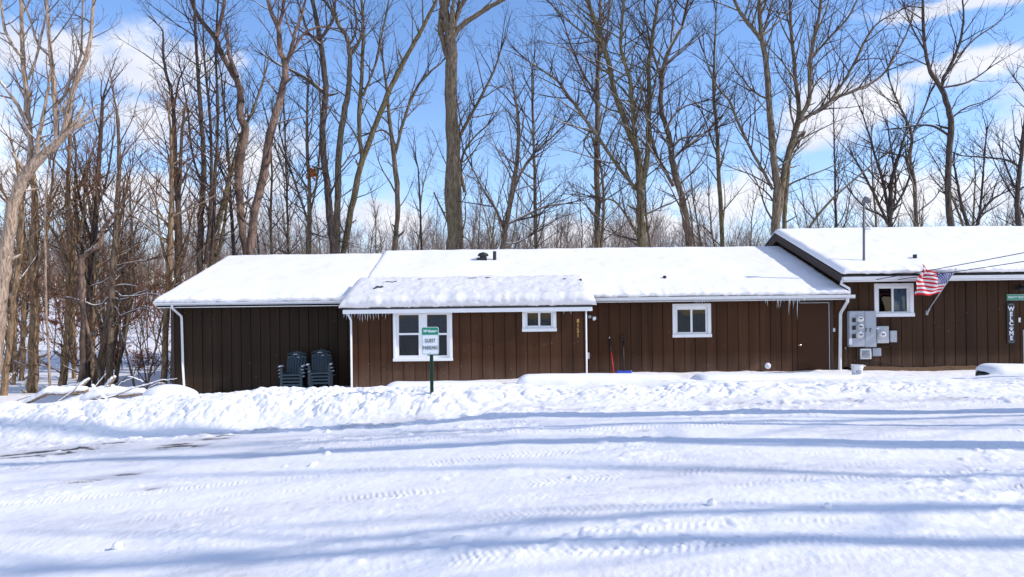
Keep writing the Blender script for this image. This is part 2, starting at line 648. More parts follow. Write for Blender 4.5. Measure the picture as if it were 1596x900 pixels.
# ================================================================== LIGHT AND SKY
SUN_EL, SUN_AZ = R(34.0), R(100.0)      # azimuth clockwise from the view axis (+Y)
sun_dir = Vector((math.sin(SUN_AZ) * math.cos(SUN_EL), math.cos(SUN_AZ) * math.cos(SUN_EL), math.sin(SUN_EL)))
sl = bpy.data.lights.new('sun', 'SUN')
sl.energy = 2.85
sl.angle = R(0.53)
sl.color = (1.0, 0.925, 0.855)
so = bpy.data.objects.new('sun', sl)
so.rotation_euler = (-sun_dir).to_track_quat('-Z', 'Y').to_euler()
COL.objects.link(so)

W = bpy.data.worlds.new('World')
SC.world = W
W.use_nodes = True
nt = W.node_tree
bg = nt.nodes['Background']
sky = nd(nt, 'ShaderNodeTexSky')
sky.sky_type = 'NISHITA'
sky.sun_disc = False
sky.sun_elevation = SUN_EL
sky.sun_rotation = SUN_AZ
sky.altitude = 250
sky.air_density = 1.0
sky.dust_density = 0.1
sky.ozone_density = 2.2
bg.inputs['Strength'].default_value = 0.15
tcw = nd(nt, 'ShaderNodeTexCoord')
sepw = nd(nt, 'ShaderNodeSeparateXYZ')
nt.links.new(tcw.outputs['Generated'], sepw.inputs[0])


def mth(op, a, b=None, c=None):
    n = nd(nt, 'ShaderNodeMath', operation=op)
    for i, q in enumerate((a, b, c)):
        if q is None:
            continue
        if isinstance(q, (int, float)):
            n.inputs[i].default_value = q
        else:
            nt.links.new(q, n.inputs[i])
    return n.outputs[0]


azw = mth('ARCTAN2', sepw.outputs['X'], sepw.outputs['Y'])
elw = mth('ARCSINE', sepw.outputs['Z'])
# cloud banks: azimuth, elevation, half width, half height (radians), weight
LOBES = []
for (px, py, sx, sy, wgt) in [(130, 85, 150, 48, .95), (205, 200, 95, 55, .85), (190, 300, 190, 65, .85), (420, 240, 85, 80, .95), (440, 325, 130, 45, .85),
                              (330, 110, 60, 40, .5), (575, 345, 110, 42, 1.0), (1000, 350, 190, 34, .95), (1130, 290, 100, 50, .85), (1310, 185, 120, 58, 1.0),
                              (1440, 140, 110, 30, .9), (1560, 105, 95, 24, 1.0), (1500, 5, 140, 14, .85), (1470, 310, 240, 50, .85),
                              (1750, 180, 220, 80, .8), (-120, 200, 180, 120, .8)]:
    d = at(px, py, 1000.0) - Vector((0, 0, CAM_Z))
    d.normalize()
    LOBES.append((math.atan2(d.x, d.y), math.asin(d.z), sx / F_PX, sy / F_PX, wgt))
rng = random.Random(3)
LOBES += [(0.1, .055, 1.3, .05, .42), (3.0, .55, .9, .42, .95), (-2.2, .75, .8, .4, .9), (2.0, .9, .9, .35, .9)]  # low horizon band, then broad unseen clouds added to whiten the ambient light
for i in range(3):      # the rest of the sky
    LOBES.append((rng.choice((-1, 1)) * rng.uniform(1.1, 3.1), rng.uniform(.15, .7), rng.uniform(.2, .4), rng.uniform(.08, .15), .8))
# warped coordinates so the edges are ragged
nz0 = nd(nt, 'ShaderNodeTexNoise', Scale=5.0, Detail=4.0)
nt.links.new(tcw.outputs['Generated'], nz0.inputs['Vector'])
sp0 = nd(nt, 'ShaderNodeSeparateXYZ')
nt.links.new(nz0.outputs['Color'], sp0.inputs[0])
azq = mth('ADD', azw, mth('MULTIPLY', mth('SUBTRACT', sp0.outputs['X'], 0.5), 0.22))
elq = mth('ADD', elw, mth('MULTIPLY', mth('SUBTRACT', sp0.outputs['Y'], 0.5), 0.10))
acc = None
for (a, e, sx, sy, wgt) in LOBES:
    dx = mth('DIVIDE', mth('SUBTRACT', azq, a), sx)
    dy = mth('DIVIDE', mth('SUBTRACT', elq, e), sy)
    r2 = mth('ADD', mth('MULTIPLY', dx, dx), mth('MULTIPLY', dy, dy))
    g = mth('MULTIPLY', mth('POWER', 2.718, mth('MULTIPLY', r2, -0.9)), wgt)
    acc = g if acc is None else mth('MAXIMUM', acc, g)
mpw = nd(nt, 'ShaderNodeMapping')
mpw.inputs['Scale'].default_value = (1, 1, 1.9)
nt.links.new(tcw.outputs['Generated'], mpw.inputs['Vector'])
nz = nd(nt, 'ShaderNodeTexNoise', Scale=9.0, Detail=7.0, Roughness=0.58)
nt.links.new(mpw.outputs[0], nz.inputs['Vector'])
dens = mth('ADD', acc, mth('MULTIPLY', mth('SUBTRACT', nz.outputs['Fac'], 0.5), 1.5))
mrw = nd(nt, 'ShaderNodeMapRange', interpolation_type='SMOOTHSTEP')
mrw.inputs[1].default_value = 0.36
mrw.inputs[2].default_value = 0.84
mrw.inputs[4].default_value = 0.93
nt.links.new(dens, mrw.inputs[0])
nz2 = nd(nt, 'ShaderNodeTexNoise', Scale=7.0, Detail=5.0)
nt.links.new(mpw.outputs[0], nz2.inputs['Vector'])
cc = nd(nt, 'ShaderNodeMixRGB')
cc.inputs[1].default_value = (3.7, 3.85, 4.4, 1)
cc.inputs[2].default_value = (4.75, 4.75, 5.0, 1)
mr2 = nd(nt, 'ShaderNodeMapRange')
mr2.inputs[1].default_value = 0.38
mr2.inputs[2].default_value = 0.6
nt.links.new(nz2.outputs['Fac'], mr2.inputs[0])
nt.links.new(mr2.outputs[0], cc.inputs[0])
mxw = nd(nt, 'ShaderNodeMixRGB')
nt.links.new(mrw.outputs[0], mxw.inputs[0])
hs = nd(nt, 'ShaderNodeHueSaturation', Saturation=1.17, Value=1.03)
nt.links.new(sky.outputs[0], hs.inputs['Color'])
tint = nd(nt, 'ShaderNodeMixRGB', blend_type='MULTIPLY', Fac=1.0)
tint.inputs[2].default_value = (1.10, 0.965, 1.02, 1)
nt.links.new(hs.outputs[0], tint.inputs[1])
nt.links.new(tint.outputs[0], mxw.inputs[1])
nt.links.new(cc.outputs[0], mxw.inputs[2])
nt.links.new(mxw.outputs[0], bg.inputs['Color'])

W.cycles.sampling_method = 'MANUAL'
W.cycles.sample_map_resolution = 512
SC.cycles.max_bounces = 6
SC.cycles.diffuse_bounces = 3
SC.cycles.glossy_bounces = 3
SC.cycles.transparent_max_bounces = 6
SC.view_settings.view_transform = 'Standard'
SC.view_settings.look = 'None'
SC.view_settings.exposure = 0.57
SC.view_settings.gamma = 1.0

# ================================================================== GROUND
# ---- snow on the parking lot and the ploughed bank: one finely modelled sheet
NC = 1150
yy = np.concatenate([2.3 * (12.0 / 2.3) ** np.linspace(0, 1, 340, endpoint=False), np.linspace(12.0, 15.8, 180, endpoint=False), np.linspace(15.8, 24.5, 90)])
NR = len(yy)
S, Yg = np.meshgrid(np.linspace(-1, 1, NC), yy)
Xg = S * (0.80 * Yg + 3.0)
edge = np.minimum.reduce([sst(0, 0.5, Yg - 2.3), sst(0, 1.2, 24.5 - Yg), sst(0, 1.2, (1 - np.abs(S)) * (0.80 * Yg + 3.0))])


def foot_line(x):
    x = np.asarray(x, float)
    return 12.75 - 0.035 * np.clip(x, 0, 20) * 1.9 + 0.10 * np.clip(-x, 0, 12) + 0.18 * (vn(x * 0.7, x * 0 + 2.2, 31) - .5) * 2


def bank_height(x):
    x = np.asarray(x, float)
    xs = np.array([-20, -11, -8, -5.5, -3.4, -1.8, -0.2, 1.5, 3.4, 5, 6.5, 8.0, 9.2, 11.5, 13, 20])
    hs_ = np.array([.62, .58, .56, .54, .48, .40, .29, .15, .19, .15, .14, .11, .07, .08, .12, .14])
    return np.interp(x, xs, hs_) + 0.07 * (vn(x * 1.1, x * 0 + 4.4, 33) - .5) * 2


def bank(x, y):
    f = foot_line(x)
    t = (y - f)
    up = sst(-0.08, 1.25, t) ** 0.8
    down = 1 - 0.55 * sst(1.7, 3.0, t) - 0.45 * sst(3.0, 5.2, t)
    return bank_height(x) * up * down, up * down


def lot_detail(x, y):
    z = 0.035 * fbm(x * 0.5, y * 0.8, 40, 3)
    z = z + 0.009 * fbm(x * 2.3, y * 3.1, 43, 3)
    z = z + 0.0055 * fbm(x * 15, y * 15, 47, 3)
    # ruts and tyre tracks: (y at x=0, slope, half width, bend, strength, seed)
    for (y0, sl_, hw, bend, st, sd) in [(5.15, .02, .15, .004, .55, 1), (5.62, .05, .12, -.004, .5, 2), (6.15, .03, .15, .006, .7, 3), (6.75, .06, .14, .003, .8, 4),
                                        (7.35, .05, .15, -.003, 1.0, 5), (7.95, .04, .13, .004, .7, 6), (8.7, .05, .16, .0, .9, 7), (9.5, .02, .14, .002, .7, 8),
                                        (10.4, -.01, .18, .0, .9, 9), (11.4, .01, .16, .0, .9, 10), (4.6, .08, .15, .003, .9, 11), (4.25, -.04, .14, .003, .8, 12)]:
        yc = y0 + sl_ * x + bend * x * x + 0.10 * (vn(x * 0.35, x * 0 + sd, 60) - .5) * 2
        v = (y - yc) / hw
        on = (np.abs(v) < 1.35)
        prof = np.exp(-np.abs(v) ** 3)
        pres = (0.22 + 0.78 * sst(0.40, 0.72, vn(x * 0.40 + sd * 7.7, y * 0.7, 61))) * st
        ph = x / 0.062 + np.abs(v) * 0.7 + 0.5 * (v > 0) + 2.6 * vn(x * 0.8, y * 0.8, 63 + sd)
        lug = sst(-0.15, 0.55, np.sin(2 * np.pi * ph)) * (np.sin(np.pi * 2.1 * (v + 1)) ** 2 * .8 + .2)
        brk = sst(0.25, 0.6, vn(x * 3.3, y * 5.0, 69 + sd))
        d = -0.009 * prof + 0.017 * lug * brk * prof * 1.25 * (0.3 + 1.3 * vn(x * 11, y * 11, 70 + sd))
        z = z + np.where(on, d * pres, 0)
    # scuffed, crumbly areas
    crumb = sst(0.45, 0.7, vn(x * 0.7 + 5, y * 0.9, 75))
    z = z + crumb * 0.022 * np.maximum(0, fbm(x * 7, y * 9, 77, 3) * 1.6) ** 1.2
    # small clods lying about
    c = vn(x * 5.1, y * 5.1, 79)
    z = z + 0.05 * np.clip((c - 0.92) / 0.08, 0, 1) ** 1.5 * sst(.55, .7, vn(x * .4, y * .4, 81))
    return z


def bank_detail(x, y, w):
    # clods of ploughed snow of several sizes, heaped at random
    wx = x + 0.12 * fbm(x * 3, y * 3, 48, 2)
    wy = y + 0.12 * fbm(x * 3 + 9, y * 3, 49, 2)
    a = 0.075 * fbm(x * 1.3, y * 1.7, 50, 3)
    b = 0.085 * (domes(wx * 2.1, wy * 2.4, 52) - 0.45)
    c = 0.075 * (domes(wx * 4.6 + 3, wy * 5.0, 55) - 0.4) * (0.4 + 1.2 * vn(x * 1.6, y * 1.6, 56))
    e = 0.045 * (domes(wx * 10.5, wy * 11.0 + 5, 58) - 0.35) * (0.2 + 1.5 * vn(x * 2.2, y * 2.2, 60))
    f = 0.010 * fbm(x * 26, y * 26, 62, 2)
    q = np.clip(w * 1.6, 0, 1)
    amp = 0.45 + 0.55 * np.clip(bank_height(x) / 0.5, 0, 1)
    smooth_top = 1 - 0.75 * sst(1.5, 2.3, y - foot_line(x))
    rough = 0.45 + 0.75 * vn(x * 0.6, y * 0.6, 59)
    return (a + (0.7 * b + 0.72 * c + 0.85 * e + f) * rough * smooth_top) * q * amp


gb, gw = bank(Xg, Yg)
foot = foot_line(Xg)
lotw = 1 - sst(-0.15, 0.25, Yg - foot)
back = sst(2.0, 3.5, Yg - foot)
Zl = ground(Xg, Yg) + edge * (gb + bank_detail(Xg, Yg, gw) + lotw * lot_detail(Xg, Yg)
                              + back * (0.05 + 0.05 * fbm(Xg * .8, Yg * .8, 90, 4) + 0.012 * fbm(Xg * 6, Yg * 6, 92, 3)))
# crumbs thrown along the foot of the bank, and a ridge left by the plough blade
dist = np.abs(Yg - foot + 0.25)
Zl += edge * np.exp(-(dist / 0.35) ** 2) * 0.07 * np.clip(fbm(Xg * 5, Yg * 6, 95, 3) + .05, 0, 1)
# asphalt showing through where wheels have worn the snow (world positions)
dirt = np.zeros_like(Xg)
grime = np.zeros_like(Xg)
nf = fbm(Xg * 1.6, Yg * 7, 101, 4)
for (px, py, rx, ry, k) in [(60, 697, 85, 5, 1.0), (148, 699, 60, 5, 1.1), (270, 696, 45, 4, 1.0), (35, 703, 60, 4, .9), (150, 680, 25, 3, .9), (58, 695, 30, 3, .9), (140, 748, 40, 4, .9),
                            (185, 739, 35, 2.5, .8), (305, 671, 35, 3, .8), (330, 683, 40, 2.5, .8), (1000, 672, 12, 1.5, .7), (235, 760, 25, 2, .6)]:
    v = -(py - HY) + 0.0122 * (CX - px)
    y0 = F_PX * (CAM_Z + 0.35) / -v if px < 400 else F_PX * CAM_Z / -v
    y0 = min(y0, 12.4)
    for it in range(4):
        x0 = (px - CX) / F_PX * y0
        y0 = min(F_PX * (CAM_Z - gz(x0, y0)) / -v, 12.5)
    wx, wy = rx / F_PX * y0, ry / F_PX * y0 * y0 / CAM_Z
    dd = np.sqrt(((Xg - x0) / wx) ** 2 + ((Yg - y0) / wy) ** 2)
    dirt = np.maximum(dirt, sst(0.32, 0.60, (1 - dd) * 0.6 + nf * 1.3) * k * (dd < 1.9) * sst(1.9, 1.2, dd))
    grime = np.maximum(grime, np.exp(-(dd / 1.6) ** 2) * 0.5)
for (x0, y0, wx, wy, k) in [(-2.2, 5.35, .55, .28, .5), (-3.55, 5.1, .7, .22, .7), (-3.0, 5.0, .35, .12, .5), (.5, 6.4, .5, .3, .22), (-1.2, 6.9, .8, .3, .25), (2.6, 8.0, 1.2, .3, .2)]:
    dd = np.sqrt(((Xg - x0) / wx) ** 2 + ((Yg - y0) / wy) ** 2)
    grime = np.maximum(grime, np.exp(-dd ** 2) * k * (0.5 + 0.9 * fbm(Xg * 3, Yg * 11, 103, 4)))
pk = fbm(Xg * .45, Yg * 1.1, 104, 4)
grime = np.maximum(grime, lotw * .26 * sst(-.1, .6, pk) * (0.4 + vn(Xg * 6, Yg * 14, 105)))          # packed, slightly grey snow
grit = sst(.90, .97, vn(Xg * 14, Yg * 14, 106)) * sst(.45, .7, vn(Xg * .8, Yg * 1.5, 107)) * np.exp(-((Yg - foot - .2) / .7) ** 2)
dirt = np.maximum(dirt, grit * .55)
grime = np.maximum(grime, np.exp(-((Yg - foot + .1) / .35) ** 2) * .5 * sst(.45, .75, vn(Xg * 1.1, Yg * 3, 108)))
Zl = Zl - 0.012 * np.clip(dirt, 0, 1)
lot = grid_mesh('parking_lot', Xg, Yg, Zl, M['lot'], {'dirt': np.clip(dirt, 0, 1) * 0.93, 'grime': np.clip(grime, 0, 1)})
lot['kind'] = 'structure'

# ---- the wide snowy ground round it, dipping under the fine sheet
gx = np.unique(np.concatenate([np.linspace(-60, 60, 161), np.linspace(-1500, -60, 40), np.linspace(60, 1500, 40)]))
gy = np.unique(np.concatenate([np.linspace(-30, 110, 187), np.linspace(110, 300, 60), np.linspace(300, 2200, 30), np.linspace(-300, -30, 12)]))
Xo, Yo = np.meshgrid(gx, gy)
ins = np.minimum.reduce([Yo - 2.3, 24.5 - Yo, (0.80 * Yo + 3.0) - np.abs(Xo)])
Zo = ground(Xo, Yo) - 0.22 * sst(0.9, 2.2, ins) - 0.01
Zo += (1 - sst(-0.5, 0.3, ins)) * (0.05 * fbm(Xo * .35, Yo * .35, 110, 3))
gr = grid_mesh('ground', Xo, Yo, Zo, M['forest_snow'])
gr['kind'] = 'structure'


def surf_z(x, y):
    """height of the snow on the fine sheet"""
    j = int(np.searchsorted(yy, y))
    j = min(max(j, 0), NR - 1)
    s_ = x / (0.80 * y + 3.0)
    i = int(round((s_ + 1) / 2 * (NC - 1)))
    i = min(max(i, 0), NC - 1)
    return float(Zl[j, i])


# ---- loose lumps of snow lying on the lot
def snow_lump(x, y, r, label):
    mb = MB()
    n, k = 9, 14
    rr = random.Random(int(x * 100 + y * 10))
    prof = []
    pts = []
    for i in range(n):
        th = math.pi * i / (n - 1)
        ring = []
        for j in range(k):
            a = 2 * math.pi * j / k
            q = r * (0.8 + 0.4 * float(vn(np.array([math.cos(a) * 1.7 + i * .5 + x]), np.array([math.sin(a) * 1.7 + y]), 7)[0]))
            ring.append((x + q * math.sin(th) * math.cos(a), y + q * math.sin(th) * math.sin(a), surf_z(x, y) + r * .55 + q * .8 * math.cos(th)))
        pts += ring
    f = []
    for i in range(n - 1):
        for j in range(k):
            f.append((i * k + j, (i + 1) * k + j, (i + 1) * k + (j + 1) % k, i * k + (j + 1) % k))
    mb.add(pts, f)
    tag(mb.build('snow_lump', M['snow'], smooth=True), label, 'snow lump', 'loose lumps of snow on the parking lot')


snow_lump(-3.42, 6.3, .045, 'fist-sized snow lump casting a small shadow on the left foreground of the lot')
snow_lump(1.66, 6.15, .04, 'small snow lump beside tyre tracks right of the middle of the lot')
snow_lump(2.55, 5.95, .03, 'tiny snow lump lying farthest right on the open lot')

# ================================================================== HOUSES


def siding(name, x0, x1, z0, z1, Y, mat, parent, holes=(), board=0.30, depth=0.022, phase=0.0):
    """front wall of grooved vertical boards facing -Y, with window and door openings (x0,x1,z0,z1)"""
    xs = {x0: 0.0, x1: 0.0}
    g = math.floor(x0 / board) * board + phase
    while g < x1:
        for o, d in ((-.014, 0), (-.006, depth), (.006, depth), (.014, 0)):
            if x0 + .001 < g + o < x1 - .001:
                xs[g + o] = d
        g += board
    for h in holes:
        for q in h[:2]:
            near = [k for k in xs if abs(k - q) < .004]
            for k in near:
                del xs[k]
            xs[q] = 0.0
    zs = sorted({z0, z1} | {q for h in holes for q in h[2:4]})
    X = sorted(xs)
    mb = MB()
    idx = {}
    for i, x in enumerate(X):
        for j, z in enumerate(zs):
            idx[(i, j)] = len(mb.v)
            mb.v.append((x, Y + xs[x], z))
    for i in range(len(X) - 1):
        for j in range(len(zs) - 1):
            xm, zm = (X[i] + X[i + 1]) / 2, (zs[j] + zs[j + 1]) / 2
            if any(h[0] < xm < h[1] and h[2] < zm < h[3] for h in holes):
                continue
            mb.f.append((idx[(i, j)], idx[(i + 1, j)], idx[(i + 1, j + 1)], idx[(i, j + 1)]))
            mb.mi.append(0)
    return mb.build(name, mat, parent)


def roof_snow(name, x0, x1, prof, thick, parent, seed, mat=None, lump=0.02, step=0.045, endr=0.18, front=0.0, rough=0.0):
    """snow lying on a roof. prof: list of (y, z) of the roof surface from the eave over the ridge"""
    P = [Vector((0, a, b)) for a, b in prof]
    # dense resample
    pts = []
    for i in range(len(P) - 1):
        n = max(2, int((P[i + 1] - P[i]).length / 0.06))
        for k in range(n):
            pts.append(P[i].lerp(P[i + 1], k / n))
    pts.append(P[-1])
    L = [0.0]
    for i in range(1, len(pts)):
        L.append(L[-1] + (pts[i] - pts[i - 1]).length)
    tot = L[-1]
    nx = int((x1 - x0) / step) + 1
    xs = np.linspace(x0, x1, nx)
    # section: start under the front lip, round up, over, and down at the back
    sec = []          # (y, z, thickness factor, along)
    r = thick
    p0 = pts[0]
    sec.append((p0.y + 0.10, p0.z + 0.012, 0.0, 0.0))
    sec.append((p0.y - 0.015, p0.z + 0.012, 0.0, 0.0))
    for k in range(7):
        a = -math.pi / 2 + math.pi * .56 * k / 6
        sec.append((p0.y - 0.02 - front * math.cos(a) - r * .45 * math.cos(a), p0.z + r * (.5 + .5 * math.sin(a)) + 0.012, 0.12, 0.0))
    for i in range(1, len(pts)):
        t = (pts[min(i + 1, len(pts) - 1)] - pts[i - 1]).normalized()
        nrm = Vector((0, -t.z, t.y))
        q = pts[i] + nrm * r
        sec.append((q.y, q.z, 1.0, L[i]))
    sec.append((pts[-1].y + .02, pts[-1].z + .0, 0.0, tot))
    sy = np.array([s[0] for s in sec])[:, None]
    sz = np.array([s[1] for s in sec])[:, None]
    wt = np.array([s[2] for s in sec])[:, None]
    al = np.array([s[3] for s in sec])[:, None]
    X = np.repeat(xs[None, :], len(sec), 0)
    dx = np.minimum(X - x0, x1 - X)
    roundend = np.sqrt(np.clip(1 - (1 - np.clip(dx / endr, 0, 1)) ** 2, 0, 1))
    base_z = np.interp(sy[:, 0], [p.y for p in pts], [p.z for p in pts])[:, None]
    wob = fbm(X * 0.55, al * 0.7 + seed, seed, 3)
    fine = fbm(X * 3.0, al * 3.0 + seed, seed + 3, 3)
    edge_l = fbm(X * 4.2, al * 0 + seed * 1.7, seed + 5, 3)
    Z = base_z + (sz - base_z) * (0.12 + 0.88 * roundend) + wt * roundend * (0.03 * wob + lump * fine)
    Yv = sy + 0 * X
    nose = np.exp(-al * 2.2)
    Yv = Yv - (wt > 0) * nose * (0.028 * edge_l + 0.016 * fbm(X * 11, sz * 9, seed + 8, 2))
    Z = Z + (wt > 0) * nose * roundend * (0.012 * edge_l)
    lip = np.exp(-al * 5.0) * (wt > 0) * roundend
    Z = Z + lip * (0.022 * fbm(X * 6.5, sz * 6, seed + 20, 3) + 0.018 * domes(X * 5.0, al * 6.0 + seed, seed + 21) - .006)
    Yv = Yv - lip * (0.02 * fbm(X * 8, sz * 9, seed + 22, 3))
    if rough:
        Z = Z + (wt > 0) * roundend * rough * (1.1 * fbm(X * 1.3, al * 2 + sz * 3, seed + 10, 3) + .8 * fbm(X * 5, al * 6 + sz * 4, seed + 11, 3) + 1.0 * fbm(X * 14, al * 11 + sz * 7, seed + 12, 3))
        Yv = Yv - (wt > 0) * nose * rough * 1.5 * fbm(X * 6, sz * 8, seed + 13, 3)
    o = grid_mesh(name, X, Yv, Z, mat or M['roof_snow'], parent=parent)
    return o


def window(parent, x0, x1, z0, z1, Y, panes, style='slider', curtain=None, trim=0.09):
    """white trimmed window: casing proud of the siding, sash bars, real panes and a dim room behind.
    panes: list of (x0,x1,z0,z1) glass rectangles"""
    mb = MB()
    t = trim
    yf, yb = Y - 0.035, Y + 0.10
    mb.box(x0, x0 + t, yf, yb, z0 + t, z1 - t, .006)
    mb.box(x1 - t, x1, yf, yb, z0 + t, z1 - t, .006)
    mb.box(x0, x1, yf, yb, z1 - t, z1, .006)
    mb.box(x0 - .01, x1 + .01, yf - .03, yb, z0, z0 + t, .006)
    w = mb.build('window', M['white'], parent)
    sash = MB()
    ix0, ix1, iz0, iz1 = x0 + t, x1 - t, z0 + t, z1 - t
    # sash = inner area minus panes, as bars
    xs = sorted({ix0, ix1} | {q for p in panes for q in p[:2]})
    zs = sorted({iz0, iz1} | {q for p in panes for q in p[2:4]})
    for i in range(len(xs) - 1):
        for j in range(len(zs) - 1):
            xm, zm = (xs[i] + xs[i + 1]) / 2, (zs[j] + zs[j + 1]) / 2
            if any(p[0] < xm < p[1] and p[2] < zm < p[3] for p in panes):
                continue
            d = 0.012 if i % 2 else 0.018
            sash.box(xs[i], xs[i + 1], Y + d, Y + .07 + .001 * j, zs[j], zs[j + 1])
    sash.build('sash', M['white'], w)
    for p in panes:
        g = MB()
        g.box(p[0] - .004, p[1] + .004, Y + .045, Y + .051, p[2] - .004, p[3] + .004)
        g.build('pane', M['glass'], w)
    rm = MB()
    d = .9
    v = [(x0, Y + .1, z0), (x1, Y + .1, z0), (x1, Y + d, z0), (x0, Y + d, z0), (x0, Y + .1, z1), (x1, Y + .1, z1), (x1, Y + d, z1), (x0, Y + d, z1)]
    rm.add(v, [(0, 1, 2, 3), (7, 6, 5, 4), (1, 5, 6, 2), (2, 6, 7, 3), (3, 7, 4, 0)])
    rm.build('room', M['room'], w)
    for c in (curtain or []):
        cx0, cx1, cz0, cz1, mat, kind = c
        cb = MB()
        if kind == 'curtain':
            n = 30
            vs, fs = [], []
            for i in range(n + 1):
                x = cx0 + (cx1 - cx0) * i / n
                yv = Y + .12 + .018 * math.sin(i * 1.45)
                vs += [(x, yv, cz0), (x, yv, cz1)]
            for i in range(n):
                fs.append((2 * i, 2 * i + 2, 2 * i + 3, 2 * i + 1))
            cb.add(vs, fs)
        else:
            z = cz0
            while z < cz1:
                cb.box(cx0, cx1, Y + .11, Y + .13, z, z + .022)
                z += .034
        cb.build('curtain' if kind == 'curtain' else 'blind', mat, w)
    return w


def rect(px0, px1, py0, py1, Y):
    """photo rectangle -> (x0,x1,z0,z1) on the plane Y"""
    pm, qm = (px0 + px1) / 2, (py0 + py1) / 2
    return (at(px0, qm, Y).x, at(px1, qm, Y).x, at(pm, py1, Y).z, at(pm, py0, Y).z)


def gutter(x0, x1, y, z, parent, h=.10, d=.11, mat=None):
    """hollow eaves trough with a lip"""
    mb = MB()
    t = .008
    poly = [(y, z + h), (y - d * .12, z + h), (y - d * .12, z + h - .012), (y + t, z + h - .02), (y + t, z + .03), (y + d * .3, z + t), (y + d - t, z + t), (y + d - t, z + h), (y + d, z + h), (y + d, z), (y + d * .28, z), (y, z + .028)]
    # outer face is at smaller y; split into three slabs to stay convex
    mb.box(x0, x1, y, y + t, z + .022, z + h)
    mb.box(x0, x1, y + t + .001, y + d, z, z + .014)
    mb.box(x0, x1, y - .012, y - .001, z + h - .018, z + h, .003)
    mb.box(x0 - .004, x0 + .004, y + t + .001, y + d, z + .015, z + h - .002)
    mb.box(x1 - .004, x1 + .004, y + t + .001, y + d, z + .015, z + h - .002)
    return mb.build('gutter', mat or M['gutter'], parent)


def downspout(pts, parent, w=.055):
    mb = MB()
    # square pipe: 4-sided tube, turned so that a face looks forward
    mb.tube(pts, [w * .72] * len(pts), 4)
    return mb.build('downspout', M['gutter'], parent)


def icicle(x, y, z, L, r, parent):
    mb = MB()
    n = 7
    pts, rad = [], []
    ph = random.uniform(0, 6)
    for i in range(n):
        t = i / (n - 1)
        pts.append((x + .006 * math.sin(ph + t * 5), y, z - L * t))
        rad.append(max(.0012, r * (1 - t) ** .8 * (1 + .15 * math.sin(9 * t + ph))))
    mb.tube(pts, rad, 7)
    return mb.build('icicle', M['ice'], parent, smooth=True)


def vent_pipe(px, py0, py1, Y, r, parent, cap=False):
    p0, p1 = at(px, py1, Y), at(px, py0, Y)
    mb = MB()
    mb.lathe([(r, -.5), (r, p1.z - p0.z), (r * .8, p1.z - p0.z + .002), (r * .8, p1.z - p0.z - .03)], p0, 'z', 14)
    return mb.build('vent_pipe', M['black'], parent, smooth=False)


# ------------------------------------------------------------------ long low house (left and middle sections)
YW, YE, YR, YB = 20.4, 20.0, 24.9, 29.8
house = thing('long_house', 'long low brown board house with stepped snowy roof and a bump-out with double window', 'house', (0, 22, -0.3))
XL0, XL1, XM1 = -9.45, -4.2, 9.22
# left wall
siding('wall', XL0, XL1, -.9, 2.12, YW, M['siding_shaded'], house, board=.27)
mb = MB()
mb.prism([(YW + .03, -.9), (29.2, -.9), (29.2, 2.1), (YR, 3.5), (YW + .03, 2.1)], XL0 - .02, XL0 + .08)
mb.box(XL0 + .09, XM1, 29.1, 29.2, -.9, 2.05)
mb.build('wall', M['siding_dark'], house)
mb = MB()
mb.box(XL0 - .06, XL0 + .03, YW - .03, YW + .028, -.9, 2.1, .004)
mb.build('corner_board', M['trim_brown'], house)
# main wall with window and door
w3 = rect(1048, 1108, 473.5, 526, YW)
dr = rect(1243, 1291, 473, 590, YW)
siding('wall', 1.72, XM1, -.8, 2.08, YW, M['siding'], house, [(w3[0] + .03, w3[1] - .03, w3[2] + .03, w3[3] - .03)], board=.3)
# bump-out walls
YBO = 19.1
bx0, bx1 = at(548.5, 540, YBO).x, at(914, 540, YBO).x
w1 = rect(613, 705, 486.5, 563, YBO)
w2 = rect(814, 867, 483, 517, YBO)
siding('wall', bx0, bx1, -.8, 1.86, YBO, M['siding'], house, [(w[0] + .03, w[1] - .03, w[2] + .03, w[3] - .03) for w in (w1, w2)], board=.295, phase=.1)
mb = MB()
mb.box(bx0, bx0 + .08, YBO + .03, YW - .002, -.8, 2.2)
mb.build('wall', M['siding_dark'], house)
mb = MB()
mb.box(bx1 - .08, bx1, YBO + .03, YW - .002, -.8, 2.2)
mb.build('wall', M['siding_dark'], house)
# roofs
mb = MB()
mb.prism([(YE, 2.05), (YR, 3.58), (YB, 2.05), (YB, 1.97), (YR, 3.49), (YE, 1.97)], XL0 - .25, XL1 + .12)
mb.build('roof', M['shingle'], house)
mb = MB()
mb.prism([(YE, 2.055), (YR, 3.69), (YB, 2.05), (YB, 1.97), (YR, 3.60), (YE, 1.97)], XL1 - .12, XM1)
mb.build('roof', M['shingle'], house)
YF = 18.93
mb = MB()
mb.prism([(YF, 1.86), (20.72, 2.56), (20.72, 2.42), (YF, 1.76)], bx0 - .18, bx1 + .14)
mb.box(bx0 - .17, bx1 + .13, YF + .02, YBO + .02, 1.735, 1.757)
mb.build('roof', M['shingle'], house)
# fascia boards
mb = MB()
mb.box(bx0 - .185, bx1 + .145, YF - .03, YF - .002, 1.725, 1.83, .004)
mb.build('fascia', M['white'], house)
mb = MB()
mb.box(XL0 - .25, XL1 - .13, YE + .0, YE + .02, 1.95, 2.03)
mb.box(XL1 + .12, XM1, YE + .0, YE + .02, 1.95, 2.03)
mb.build('fascia', M['white'], house)
gutter(XL0 - .27, bx0 - .22, YE - .115, 2.015, house, h=.075, d=.11)
gutter(bx1 + .18, XM1 + .12, YE - .115, 1.985, house, h=.095, d=.11)
